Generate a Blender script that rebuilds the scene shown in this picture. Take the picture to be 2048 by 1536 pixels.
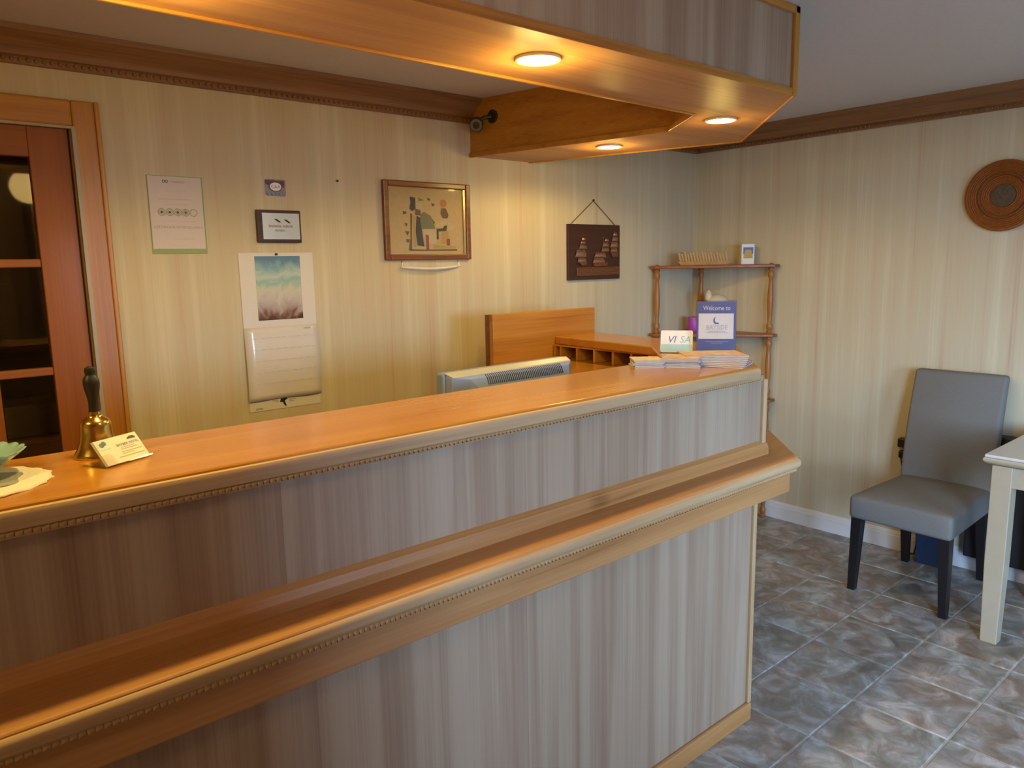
import bpy, bmesh, math, random
from mathutils import Vector, Matrix
random.seed(7)
for o in list(bpy.data.objects): bpy.data.objects.remove(o)
S = bpy.context.scene
COL = S.collection
R = math.radians

# ------------------------------------------------------------------ camera
cam_d = bpy.data.cameras.new('camera'); cam = bpy.data.objects.new('camera', cam_d); COL.objects.link(cam)
F_PX = 1502.02
YAW, PITCH, ROLL = R(40.56468), R(-9.11993), R(-1.05236)
fw = Vector((math.sin(YAW)*math.cos(PITCH), math.cos(YAW)*math.cos(PITCH), math.sin(PITCH)))
rt = Vector((math.cos(YAW), -math.sin(YAW), 0)); up = rt.cross(fw)
rt2 = rt*math.cos(ROLL) + up*math.sin(ROLL); up2 = up*math.cos(ROLL) - rt*math.sin(ROLL)
m3 = Matrix((rt2, up2, -fw)).transposed()
cam.matrix_world = Matrix.Translation((-4.0061, -2.8884, 1.5356)) @ m3.to_4x4()
cam_d.sensor_width = 36.0; cam_d.lens = F_PX*36.0/2048.0; cam_d.clip_start = 0.02
S.camera = cam

# ------------------------------------------------------------------ world / daylight / exposure
W = bpy.data.worlds.new('overcast_sky'); S.world = W; W.use_nodes = True
W.node_tree.nodes['Background'].inputs[0].default_value = (0.47, 0.69, 1.0, 1)
W.node_tree.nodes['Background'].inputs[1].default_value = 40.0
S.view_settings.view_transform = 'Standard'; S.view_settings.look = 'None'
S.view_settings.gamma = 1.0; S.view_settings.use_curve_mapping = False
S.view_settings.exposure = 0.0
# glazed entrance behind the camera: opening in wall_entry, which faces +x
EX, EY0, EY1, EZ0, EZ1 = -3.0, -4.20, -3.3, 0.12, 2.10
FX0, FX1, FZ0, FZ1 = -2.93, -1.85, 0.8, 1.88          # second glazed opening, in the far front wall
WY = -5.1; NY = -3.12           # far front wall; nearer front wall left of the entrance
for nm, sx_, sy_, loc_, rot_ in (('entry_portal', EZ1-EZ0, EY1-EY0, (EX-.14, (EY0+EY1)/2, (EZ0+EZ1)/2), (0, R(-90), 0)), ('front_portal', FX1-FX0, FZ1-FZ0, ((FX0+FX1)/2, WY-.14, (FZ0+FZ1)/2), (R(90), 0, 0))):
    pl = bpy.data.lights.new(nm, 'AREA'); pl.shape = 'RECTANGLE'; pl.size = sx_; pl.size_y = sy_; pl.cycles.is_portal = True
    plo = bpy.data.objects.new(nm, pl); COL.objects.link(plo); plo.location = loc_; plo.rotation_euler = rot_
HALOGEN = (1.0, 0.68, 0.18); HALOGEN_W = 20.5

# ------------------------------------------------------------------ materials
MATS = {}
def newmat(name):
    m = bpy.data.materials.new(name); m.use_nodes = True
    nt = m.node_tree; b = nt.nodes['Principled BSDF']
    MATS[name] = m
    return m, nt, b
def c4(c): return (c[0], c[1], c[2], 1)
def plain(name, col, rough=0.6, metal=0.0, spec=0.5, coat=0.0, var=0.06, scale=30.0, emit=None, alpha=None, trans=0.0, bump=0.0):
    m, nt, b = newmat(name)
    tc = nt.nodes.new('ShaderNodeTexCoord'); n = nt.nodes.new('ShaderNodeTexNoise')
    n.inputs['Scale'].default_value = scale; n.inputs['Detail'].default_value = 4
    nt.links.new(tc.outputs['Object'], n.inputs['Vector'])
    mx = nt.nodes.new('ShaderNodeMix'); mx.data_type = 'RGBA'
    mx.inputs['A'].default_value = c4([max(0, x*(1-var*2)) for x in col]); mx.inputs['B'].default_value = c4([min(1, x*(1+var*2)) for x in col])
    nt.links.new(n.outputs['Fac'], mx.inputs['Factor']); nt.links.new(mx.outputs['Result'], b.inputs['Base Color'])
    b.inputs['Roughness'].default_value = rough; b.inputs['Metallic'].default_value = metal
    b.inputs['Specular IOR Level'].default_value = spec; b.inputs['Coat Weight'].default_value = coat
    b.inputs['Transmission Weight'].default_value = trans
    if emit: b.inputs['Emission Color'].default_value = c4(emit[0]); b.inputs['Emission Strength'].default_value = emit[1]
    if bump:
        bp = nt.nodes.new('ShaderNodeBump'); bp.inputs['Strength'].default_value = bump; bp.inputs['Distance'].default_value = 0.002
        nt.links.new(n.outputs['Fac'], bp.inputs['Height']); nt.links.new(bp.outputs['Normal'], b.inputs['Normal'])
    return m
def ramp(nt, stops):
    r = nt.nodes.new('ShaderNodeValToRGB'); e = r.color_ramp.elements
    while len(e) < len(stops): e.new(0.5)
    for i, (p, c) in enumerate(stops): e[i].position = p; e[i].color = c4(c)
    return r
def wood(name, stops, axis='x', rough=0.4, coat=0.0, band=14.0, fine=160.0, stretch=0.06, spec=0.5, knots=0.0, fineamt=0.35, bump=0.0):
    """grain runs along axis; stops = colour ramp"""
    m, nt, b = newmat(name)
    L = nt.links
    tc = nt.nodes.new('ShaderNodeTexCoord'); oi = nt.nodes.new('ShaderNodeObjectInfo')
    ml = nt.nodes.new('ShaderNodeMath'); ml.operation = 'MULTIPLY'; ml.inputs[1].default_value = 37.0
    L.new(oi.outputs['Random'], ml.inputs[0])
    ad = nt.nodes.new('ShaderNodeVectorMath'); ad.operation = 'ADD'
    L.new(tc.outputs['Object'], ad.inputs[0]); L.new(ml.outputs[0], ad.inputs[1])
    def tex(s, detail, st, dist=0.0):
        mp = nt.nodes.new('ShaderNodeMapping')
        sc = [s, s, s]; sc['xyz'.index(axis)] = s*st
        mp.inputs['Scale'].default_value = sc
        L.new(ad.outputs[0], mp.inputs['Vector'])
        n = nt.nodes.new('ShaderNodeTexNoise'); n.inputs['Scale'].default_value = 1.0; n.inputs['Detail'].default_value = detail
        n.inputs['Distortion'].default_value = dist
        L.new(mp.outputs[0], n.inputs['Vector']); return n
    n1 = tex(band, 3, stretch, 0.6); n2 = tex(fine, 2, stretch*0.25)
    mx = nt.nodes.new('ShaderNodeMix'); mx.data_type = 'FLOAT'; mx.inputs['Factor'].default_value = fineamt
    L.new(n1.outputs['Fac'], mx.inputs['A']); L.new(n2.outputs['Fac'], mx.inputs['B'])
    fac = mx.outputs['Result']
    if knots:
        mp = nt.nodes.new('ShaderNodeMapping'); sc = [9, 9, 9]; sc['xyz'.index(axis)] = 4.5
        mp.inputs['Scale'].default_value = sc; L.new(ad.outputs[0], mp.inputs['Vector'])
        vo = nt.nodes.new('ShaderNodeTexVoronoi'); vo.inputs['Scale'].default_value = 0.55; L.new(mp.outputs[0], vo.inputs['Vector'])
        mr = nt.nodes.new('ShaderNodeMapRange'); mr.inputs['From Min'].default_value = 0.03; mr.inputs['From Max'].default_value = 0.16
        mr.inputs['To Min'].default_value = -knots; mr.inputs['To Max'].default_value = 0.0
        L.new(vo.outputs['Distance'], mr.inputs['Value'])
        ak = nt.nodes.new('ShaderNodeMath'); ak.operation = 'ADD'; L.new(fac, ak.inputs[0]); L.new(mr.outputs[0], ak.inputs[1]); fac = ak.outputs[0]
    r = ramp(nt, stops); L.new(fac, r.inputs['Fac']); L.new(r.outputs['Color'], b.inputs['Base Color'])
    b.inputs['Roughness'].default_value = rough; b.inputs['Coat Weight'].default_value = coat; b.inputs['Coat Roughness'].default_value = 0.12
    b.inputs['Specular IOR Level'].default_value = spec
    if bump:
        bp = nt.nodes.new('ShaderNodeBump'); bp.inputs['Strength'].default_value = bump; bp.inputs['Distance'].default_value = 0.001
        L.new(n2.outputs['Fac'], bp.inputs['Height']); L.new(bp.outputs['Normal'], b.inputs['Normal'])
    return m
ORANGE = [(0.28, (0.30, 0.105, 0.012)), (0.45, (0.45, 0.185, 0.022)), (0.6, (0.52, 0.235, 0.032)), (0.75, (0.57, 0.285, 0.048))]
PINE = [(0.2, (0.20, 0.075, 0.014)), (0.4, (0.43, 0.20, 0.065)), (0.6, (0.51, 0.265, 0.10)), (0.8, (0.57, 0.335, 0.145))]
PALE = [(0.25, (0.36, 0.21, 0.10)), (0.5, (0.52, 0.35, 0.19)), (0.75, (0.60, 0.44, 0.26))]
LAM = [(0.24, (0.19, 0.115, 0.078)), (0.38, (0.31, 0.208, 0.145)), (0.48, (0.36, 0.26, 0.185)), (0.58, (0.41, 0.315, 0.23)), (0.75, (0.44, 0.345, 0.255))]
for ax in 'xyz':
    wood('bar_wood_'+ax, [(0.25, (0.38, 0.148, 0.017)), (0.5, (0.46, 0.195, 0.024)), (0.75, (0.53, 0.245, 0.036))], ax, rough=0.26, coat=0.35, band=10)
    wood('orange_trim_'+ax, ORANGE, ax, rough=0.38, band=18)
    wood('pine_'+ax, PINE, ax, rough=0.42, band=16, knots=0.35)
    wood('pale_trim_'+ax, PALE, ax, rough=0.45, band=20)
wood('board_wood', ORANGE, 'x', rough=0.4, band=14, knots=0.3)
wood('laminate', LAM, 'z', rough=0.42, band=16, stretch=0.03, fine=240, fineamt=0.25, knots=0.0)
wood('crown_wood', [(0.3, (0.17, 0.075, 0.028)), (0.5, (0.25, 0.12, 0.048)), (0.7, (0.32, 0.17, 0.075))], 'x', rough=0.5, band=30)
wood('crown_wood_side', [(0.3, (0.17, 0.075, 0.028)), (0.5, (0.25, 0.12, 0.048)), (0.7, (0.32, 0.17, 0.075))], 'y', rough=0.5, band=30)
wood('door_wood', [(0.25, (0.22, 0.062, 0.012)), (0.5, (0.33, 0.10, 0.018)), (0.75, (0.40, 0.135, 0.026))], 'z', rough=0.5, coat=0.03, band=12, spec=0.3)
wood('door_wood_rail', [(0.25, (0.22, 0.062, 0.012)), (0.5, (0.33, 0.10, 0.018)), (0.75, (0.40, 0.135, 0.026))], 'x', rough=0.5, coat=0.03, band=12, spec=0.3)
wood('spindle_wood', [(0.3, (0.27, 0.09, 0.02)), (0.5, (0.38, 0.15, 0.035)), (0.7, (0.45, 0.19, 0.05))], 'z', rough=0.35, band=25)
wood('shelf_wood', [(0.3, (0.20, 0.06, 0.015)), (0.5, (0.30, 0.10, 0.025)), (0.7, (0.36, 0.13, 0.035))], 'x', rough=0.35, band=20)
wood('frame_wood', [(0.3, (0.12, 0.035, 0.012)), (0.5, (0.2, 0.065, 0.02)), (0.7, (0.26, 0.09, 0.03))], 'x', rough=0.3, band=30)
wood('dark_plaque_wood', [(0.3, (0.035, 0.012, 0.008)), (0.6, (0.06, 0.02, 0.012))], 'x', rough=0.35, band=30)
wood('sign_wood', [(0.3, (0.36, 0.19, 0.06)), (0.5, (0.48, 0.28, 0.1)), (0.7, (0.55, 0.34, 0.14))], 'z', rough=0.5, band=40)

def wallpaper(name, axis):
    m, nt, b = newmat(name); L = nt.links
    tc = nt.nodes.new('ShaderNodeTexCoord')
    def tex(s, st, detail=3):
        mp = nt.nodes.new('ShaderNodeMapping'); sc = [0.0, 0.0, s*st]; sc['xy'.index(axis)] = s
        mp.inputs['Scale'].default_value = sc; L.new(tc.outputs['Object'], mp.inputs['Vector'])
        n = nt.nodes.new('ShaderNodeTexNoise'); n.inputs['Scale'].default_value = 1.0; n.inputs['Detail'].default_value = detail
        L.new(mp.outputs[0], n.inputs['Vector']); return n
    a = tex(17, 0.012, 4); f = tex(120, 0.02, 3)
    mx = nt.nodes.new('ShaderNodeMix'); mx.data_type = 'FLOAT'; mx.inputs['Factor'].default_value = 0.3
    L.new(a.outputs['Fac'], mx.inputs['A']); L.new(f.outputs['Fac'], mx.inputs['B'])
    r = ramp(nt, [(0.28, (0.50, 0.37, 0.25)), (0.38, (0.58, 0.46, 0.33)), (0.44, (0.60, 0.51, 0.355)), (0.52, (0.595, 0.53, 0.38)), (0.62, (0.66, 0.585, 0.43)), (0.75, (0.69, 0.63, 0.48))])
    L.new(mx.outputs['Result'], r.inputs['Fac']); L.new(r.outputs['Color'], b.inputs['Base Color'])
    b.inputs['Roughness'].default_value = 0.62; b.inputs['Specular IOR Level'].default_value = 0.3
    return m
wallpaper('wallpaper_back', 'x'); wallpaper('wallpaper_side', 'y')
plain('ceiling_paint', (0.62, 0.59, 0.58), 0.85, var=0.03, scale=60, bump=0.15)
plain('white_paint', (0.74, 0.72, 0.72), 0.45, var=0.02)
wood('wall_plain', [(0.3, (0.27, 0.16, 0.08)), (0.5, (0.33, 0.205, 0.11)), (0.7, (0.38, 0.25, 0.14))], 'z', rough=0.6, band=8)
plain('asphalt', (0.075, 0.07, 0.065), 0.9, var=0.15, scale=25)
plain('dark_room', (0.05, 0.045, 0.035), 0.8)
plain('grout', (0.52, 0.52, 0.53), 0.8, var=0.1, scale=60)
plain('black', (0.012, 0.011, 0.012), 0.45)
plain('black_leg', (0.012, 0.010, 0.012), 0.32)
plain('dark_panel', (0.014, 0.013, 0.018), 0.5)
plain('navy', (0.018, 0.035, 0.085), 0.5)
plain('upholstery', (0.172, 0.167, 0.16), 0.85, var=0.1, scale=220, bump=0.35)
plain('cream_paint', (0.41, 0.345, 0.25), 0.4, var=0.03)
plain('table_top', (0.58, 0.585, 0.59), 0.35, var=0.02)
plain('brass', (0.72, 0.47, 0.13), 0.2, metal=1.0, var=0.05)
plain('steel', (0.6, 0.6, 0.6), 0.28, metal=1.0)
plain('silver_plate', (0.66, 0.66, 0.62), 0.3, metal=0.75, var=0.02)
plain('foil', (0.75, 0.78, 0.9), 0.16, metal=1.0, var=0.15, scale=90)
plain('foil_purple', (0.2, 0.13, 0.26), 0.25, metal=0.7)
plain('paper', (0.72, 0.69, 0.68), 0.55, var=0.015)
plain('paper_cert', (0.66, 0.58, 0.56), 0.5, var=0.015)
plain('paper_glossy', (0.72, 0.68, 0.66), 0.22, var=0.015, coat=0.3)
plain('paper_card', (0.80, 0.76, 0.72), 0.45, var=0.01)
plain('print_grey', (0.36, 0.29, 0.28), 0.6)
plain('print_pale', (0.52, 0.46, 0.45), 0.6)
plain('print_dark', (0.10, 0.08, 0.08), 0.6)
plain('print_black', (0.01, 0.01, 0.01), 0.5)
plain('print_green', (0.24, 0.30, 0.16), 0.6)
plain('cert_green', (0.27, 0.36, 0.11), 0.5)
plain('print_blue', (0.10, 0.16, 0.42), 0.5)
plain('print_navy', (0.015, 0.018, 0.07), 0.5)
plain('print_red', (0.5, 0.06, 0.06), 0.5)
plain('print_lilac', (0.46, 0.44, 0.55), 0.5)
plain('print_white', (0.82, 0.82, 0.88), 0.5)
plain('sign_blue', (0.12, 0.16, 0.42), 0.28, var=0.04, coat=0.4)
plain('visa_cyan', (0.45, 0.72, 0.82), 0.3, coat=0.4)
plain('visa_white', (0.90, 0.95, 1.0), 0.25, coat=0.5)  # on the payment card, window glare put into the near-white colour
plain('visa_blue', (0.12, 0.2, 0.5), 0.3, coat=0.4)
plain('visa_teal', (0.30, 0.60, 0.62), 0.3, coat=0.4)
plain('papyrus', (0.60, 0.44, 0.21), 0.6, var=0.06, scale=60)
plain('art_brown', (0.17, 0.09, 0.045), 0.6); plain('art_dark', (0.05, 0.045, 0.05), 0.6); plain('art_yellow', (0.52, 0.36, 0.09), 0.6)
plain('art_green', (0.21, 0.20, 0.10), 0.6); plain('art_red', (0.35, 0.06, 0.03), 0.6); plain('art_pale', (0.62, 0.50, 0.32), 0.6); plain('art_orange', (0.55, 0.2, 0.05), 0.6)
plain('gold_slip', (0.72, 0.52, 0.22), 0.25, metal=0.8)
plain('copper', (0.52, 0.30, 0.20), 0.3, metal=0.9, var=0.15, scale=120)
plain('copper_dark', (0.24, 0.10, 0.05), 0.35, metal=0.6, var=0.2, scale=90)
plain('cord_brown', (0.22, 0.15, 0.08), 0.7)
plain('basket_fibre', (0.29, 0.085, 0.009), 0.75, var=0.25, scale=120, bump=0.4)
plain('basket_fibre_dark', (0.21, 0.058, 0.008), 0.75, var=0.25, scale=120)
plain('basket_centre', (0.10, 0.06, 0.03), 0.75, var=0.4, scale=90)
plain('turquoise_glass', (0.33, 0.58, 0.62), 0.12, var=0.12, scale=40, coat=0.6, trans=0.25)
plain('crochet_cream', (0.70, 0.66, 0.58), 0.9, var=0.1, scale=200, bump=0.6)
plain('crochet_grey', (0.26, 0.27, 0.26), 0.9, var=0.25, scale=160, bump=0.6)
plain('monitor_silver', (0.24, 0.33, 0.62), 0.38, var=0.02)  # silver-blue plastic, extra blue standing in for daylight on the back
plain('monitor_top_lit', (0.50, 0.49, 0.44), 0.35, var=0.02)  # same monitor casing, warm light painted in as beige
plain('vent_dark', (0.03, 0.035, 0.045), 0.6)
plain('candle_purple', (0.42, 0.07, 0.42), 0.4, var=0.06)
plain('ceramic_cream', (0.70, 0.62, 0.47), 0.4, var=0.04)
plain('box_white', (0.76, 0.74, 0.72), 0.4, var=0.02)
plain('lens_glow', (1, 0.9, 0.7), 0.4, emit=((1.0, 0.82, 0.45), 20.0))
plain('dome_glow', (0.9, 0.8, 0.6), 0.4, emit=((1.0, 0.7, 0.35), 14.0))
plain('lamp_ring', (0.75, 0.62, 0.42), 0.3)
plain('cctv_grey', (0.035, 0.038, 0.03), 0.4)
plain('cctv_ring', (0.16, 0.15, 0.14), 0.35)
plain('wicker_brown', (0.12, 0.06, 0.02), 0.7)
plain('news_pink', (0.60, 0.42, 0.36), 0.55, var=0.3, scale=35)
plain('news_cream', (0.66, 0.53, 0.36), 0.55, var=0.2, scale=45)
plain('news_grey', (0.46, 0.46, 0.50), 0.55, var=0.1, scale=60)
plain('cardboard', (0.30, 0.2, 0.09), 0.8)
plain('green_cloth', (0.06, 0.10, 0.03), 0.8)
def glass(name, rough=0.02, tint=(0.9, 0.92, 0.9)):
    m, nt, b = newmat(name)
    nt.nodes.remove(b); L = nt.links
    t = nt.nodes.new('ShaderNodeBsdfTransparent'); t.inputs[0].default_value = c4(tint)
    g = nt.nodes.new('ShaderNodeBsdfGlossy'); g.inputs['Roughness'].default_value = rough
    fr = nt.nodes.new('ShaderNodeLayerWeight'); pw = nt.nodes.new('ShaderNodeMath'); pw.operation = 'POWER'; pw.inputs[1].default_value = 4.0
    L.new(fr.outputs['Facing'], pw.inputs[0])
    ad = nt.nodes.new('ShaderNodeMath'); ad.operation = 'MULTIPLY_ADD'; ad.inputs[1].default_value = 0.6; ad.inputs[2].default_value = 0.045
    L.new(pw.outputs[0], ad.inputs[0])
    mx = nt.nodes.new('ShaderNodeMixShader'); L.new(ad.outputs[0], mx.inputs[0]); L.new(t.outputs[0], mx.inputs[1]); L.new(g.outputs[0], mx.inputs[2])
    L.new(mx.outputs[0], nt.nodes['Material Output'].inputs['Surface'])
    return m
glass('pane_glass', 0.03); glass('clear_acrylic', 0.05, (0.95, 0.95, 0.95)); glass('window_glass', 0.0, (0.97, 0.98, 0.98))
def tile_mat():
    m, nt, b = newmat('tile_glaze'); L = nt.links
    tc = nt.nodes.new('ShaderNodeTexCoord'); oi = nt.nodes.new('ShaderNodeObjectInfo')
    ml = nt.nodes.new('ShaderNodeMath'); ml.operation = 'MULTIPLY'; ml.inputs[1].default_value = 53.0; L.new(oi.outputs['Random'], ml.inputs[0])
    ad = nt.nodes.new('ShaderNodeVectorMath'); ad.operation = 'ADD'; L.new(tc.outputs['Object'], ad.inputs[0]); L.new(ml.outputs[0], ad.inputs[1])
    n1 = nt.nodes.new('ShaderNodeTexNoise'); n1.inputs['Scale'].default_value = 10; n1.inputs['Detail'].default_value = 7; n1.inputs['Roughness'].default_value = 0.62; n1.inputs['Distortion'].default_value = 0.8
    n2 = nt.nodes.new('ShaderNodeTexNoise'); n2.inputs['Scale'].default_value = 6; n2.inputs['Detail'].default_value = 3
    L.new(ad.outputs[0], n1.inputs['Vector']); L.new(ad.outputs[0], n2.inputs['Vector'])
    r1 = ramp(nt, [(0.30, (0.175, 0.145, 0.125)), (0.45, (0.25, 0.22, 0.195)), (0.55, (0.335, 0.32, 0.315)), (0.66, (0.49, 0.485, 0.49))])
    r2 = ramp(nt, [(0.38, (1.0, 0.88, 0.80)), (0.5, (1, 0.98, 0.97)), (0.62, (0.86, 0.91, 0.90))])
    L.new(n1.outputs['Fac'], r1.inputs['Fac']); L.new(n2.outputs['Fac'], r2.inputs['Fac'])
    mx = nt.nodes.new('ShaderNodeMix'); mx.data_type = 'RGBA'; mx.blend_type = 'MULTIPLY'; mx.inputs['Factor'].default_value = 1.0
    L.new(r1.outputs['Color'], mx.inputs['A']); L.new(r2.outputs['Color'], mx.inputs['B']); L.new(mx.outputs['Result'], b.inputs['Base Color'])
    b.inputs['Roughness'].default_value = 0.32
    bp = nt.nodes.new('ShaderNodeBump'); bp.inputs['Strength'].default_value = 0.25; bp.inputs['Distance'].default_value = 0.003
    L.new(n1.outputs['Fac'], bp.inputs['Height']); L.new(bp.outputs['Normal'], b.inputs['Normal'])
tile_mat()
def picture_mat():
    m, nt, b = newmat('calendar_picture'); L = nt.links
    tc = nt.nodes.new('ShaderNodeTexCoord'); sp = nt.nodes.new('ShaderNodeSeparateXYZ'); L.new(tc.outputs['Generated'], sp.inputs[0])
    n = nt.nodes.new('ShaderNodeTexNoise'); n.inputs['Scale'].default_value = 3.2; n.inputs['Detail'].default_value = 5; n.inputs['Distortion'].default_value = 1.6
    L.new(tc.outputs['Generated'], n.inputs['Vector'])
    ma = nt.nodes.new('ShaderNodeMath'); ma.operation = 'MULTIPLY_ADD'; ma.inputs[1].default_value = 0.42; ma.inputs[2].default_value = -0.21
    L.new(n.outputs['Fac'], ma.inputs[0]); a2 = nt.nodes.new('ShaderNodeMath'); a2.operation = 'ADD'
    L.new(sp.outputs['Z'], a2.inputs[0]); L.new(ma.outputs[0], a2.inputs[1])
    r = ramp(nt, [(0.02, (0.11, 0.05, 0.03)), (0.10, (0.25, 0.14, 0.1)), (0.17, (0.42, 0.34, 0.34)), (0.33, (0.58, 0.55, 0.55)), (0.45, (0.60, 0.62, 0.50)), (0.58, (0.30, 0.52, 0.52)), (0.68, (0.52, 0.62, 0.58)), (0.80, (0.30, 0.50, 0.53)), (0.97, (0.14, 0.26, 0.46))])
    L.new(a2.outputs[0], r.inputs['Fac']); L.new(r.outputs['Color'], b.inputs['Base Color']); b.inputs['Roughness'].default_value = 0.25
picture_mat()

# ------------------------------------------------------------------ mesh helpers
OFF = {}
class MB:
    def __init__(s): s.v = []; s.f = []; s.sm = False
    def poly(s, pts):
        i = len(s.v); s.v += [tuple(p) for p in pts]; s.f.append(tuple(range(i, i+len(pts)))); return s
    def box(s, x0, x1, y0, y1, z0, z1):
        i = len(s.v)
        s.v += [(x0,y0,z0),(x1,y0,z0),(x1,y1,z0),(x0,y1,z0),(x0,y0,z1),(x1,y0,z1),(x1,y1,z1),(x0,y1,z1)]
        for q in ((0,3,2,1),(4,5,6,7),(0,1,5,4),(1,2,6,5),(2,3,7,6),(3,0,4,7)): s.f.append(tuple(i+k for k in q))
        return s
    def loft(s, rings, cap=True, closed=True):
        n = len(rings[0]); i = len(s.v)
        for r in rings: s.v += [tuple(p) for p in r]
        for a in range(len(rings)-1):
            for k in range(n if closed else n-1):
                k2 = (k+1) % n
                s.f.append((i+a*n+k, i+a*n+k2, i+(a+1)*n+k2, i+(a+1)*n+k))
        if cap and closed:
            s.f.append(tuple(i+k for k in reversed(range(n)))); s.f.append(tuple(i+(len(rings)-1)*n+k for k in range(n)))
        return s
    def prism(s, poly, z0, z1):
        return s.loft([[(x, y, z0) for x, y in poly], [(x, y, z1) for x, y in poly]])
    def lathe(s, prof, c=(0,0,0), n=24, axis='z', hollow=False):
        rings = []
        if hollow: prof = list(prof) + [prof[0]]
        for r, h in prof:
            ring = []
            for k in range(n):
                a = 2*math.pi*k/n; u, w = r*math.cos(a), r*math.sin(a)
                if axis == 'z': p = (c[0]+u, c[1]+w, c[2]+h)
                elif axis == 'y': p = (c[0]+u, c[1]+h, c[2]+w)
                else: p = (c[0]+h, c[1]+u, c[2]+w)
                ring.append(p)
            rings.append(ring)
        return s.loft(rings, cap=not hollow)
    def tube(s, path, r, n=8):
        pts = [Vector(p) for p in path]; rings = []
        for i, p in enumerate(pts):
            d = (pts[min(i+1, len(pts)-1)] - pts[max(i-1, 0)]).normalized()
            a = Vector((0,0,1)) if abs(d.z) < 0.9 else Vector((1,0,0))
            u = d.cross(a).normalized(); w = d.cross(u)
            rr = r[i] if isinstance(r, (list, tuple)) else r
            rings.append([p + u*(rr*math.cos(2*math.pi*k/n)) + w*(rr*math.sin(2*math.pi*k/n)) for k in range(n)])
        return s.loft(rings)
    def sphere(s, c, r, n=10, m=6, sc=(1,1,1)):
        prof = [(max(1e-4, r*math.sin(math.pi*k/m)), -r*math.cos(math.pi*k/m)) for k in range(m+1)]
        rings = []
        for rr, h in prof: rings.append([(c[0]+sc[0]*rr*math.cos(2*math.pi*k/n), c[1]+sc[1]*rr*math.sin(2*math.pi*k/n), c[2]+sc[2]*h) for k in range(n)])
        return s.loft(rings)
    def sweep(s, prof, a, b):
        """profile = [(offset from wall direction n, z)], swept from a to b; n given with a,b in frame tuples (point, outward)"""
        (pa, na), (pb, nb) = a, b
        return s.loft([[(pa[0]+na[0]*o, pa[1]+na[1]*o, z) for o, z in prof], [(pb[0]+nb[0]*o, pb[1]+nb[1]*o, z) for o, z in prof]])
def _off(parent): return OFF.get(parent.name, Vector((0,0,0))) if parent else None
def obj(name, mb, mat, parent=None, smooth=False, bevel=0.0, seg=2, label=None):
    me = bpy.data.meshes.new(name)
    vs = mb.v
    o = bpy.data.objects.new(name, me)
    if parent is None:
        xs, ys, zs = zip(*vs); c = Vector(((min(xs)+max(xs))/2, (min(ys)+max(ys))/2, min(zs)))
        OFF[o.name] = c; o.location = c
    else:
        c = _off(parent); o.parent = parent; OFF[o.name] = c
        if parent.type == 'MESH': pass
    me.from_pydata([(x-c[0], y-c[1], z-c[2]) for x, y, z in vs], [], mb.f)
    bm = bmesh.new(); bm.from_mesh(me); bmesh.ops.remove_doubles(bm, verts=bm.verts, dist=1e-5) if smooth else None; bmesh.ops.recalc_face_normals(bm, faces=bm.faces); bm.to_mesh(me); bm.free()
    me.materials.append(MATS[mat])
    if smooth:
        for p in me.polygons: p.use_smooth = True
    COL.objects.link(o)
    if bevel:
        b = o.modifiers.new('bevel', 'BEVEL'); b.width = bevel; b.segments = seg; b.limit_method = 'ANGLE'; b.angle_limit = R(40)
    if smooth and bevel == 0 and smooth != 'all':
        try: me.set_sharp_from_angle(angle=R(45))
        except Exception: pass
    if label: o['label'] = label
    return o
def tag(o, label, cat, group=None, kind=None):
    o['label'] = label; o['category'] = cat
    if group: o['group'] = group
    if kind: o['kind'] = kind
    return o
def struct(o, label=None):
    o['kind'] = 'structure'
    if label: o['label'] = label
    return o
def stuff(o): o['kind'] = 'stuff'; return o
def thing(name, label, cat, loc, rz=0.0, group=None, local=False):
    o = bpy.data.objects.new(name, None); COL.objects.link(o); o.location = loc; o.rotation_euler = (0, 0, rz)
    o.empty_display_size = 0.05
    OFF[o.name] = Vector((0,0,0)) if local else Vector(loc)
    return tag(o, label, cat, group)
def empty_struct(name, loc, label=None):
    o = bpy.data.objects.new(name, None); COL.objects.link(o); o.location = loc; OFF[o.name] = Vector(loc); return struct(o, label)
def text_mb(s, size, O, U, V, N, d=0.0008, align='CENTER', sx=1.0, shear=0.0):
    """lettering as flat faces: O = baseline point, U right, V up, N out of the surface"""
    cu = bpy.data.curves.new('t', 'FONT'); cu.body = s; cu.size = size; cu.align_x = align; cu.resolution_u = 2; cu.shear = shear
    ob = bpy.data.objects.new('t', cu); COL.objects.link(ob)
    me = bpy.data.meshes.new_from_object(ob)
    mb = MB(); O, U, V, N = map(Vector, (O, U, V, N))
    mb.v = [tuple(O + U*(v.co.x*sx) + V*v.co.y + N*d) for v in me.vertices]; mb.f = [tuple(p.vertices) for p in me.polygons]
    bpy.data.objects.remove(ob); bpy.data.curves.remove(cu); bpy.data.meshes.remove(me)
    return mb
def join(*mbs):
    r = MB()
    for m in mbs:
        i = len(r.v); r.v += m.v; r.f += [tuple(i+k for k in q) for q in m.f]
    return r
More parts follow.
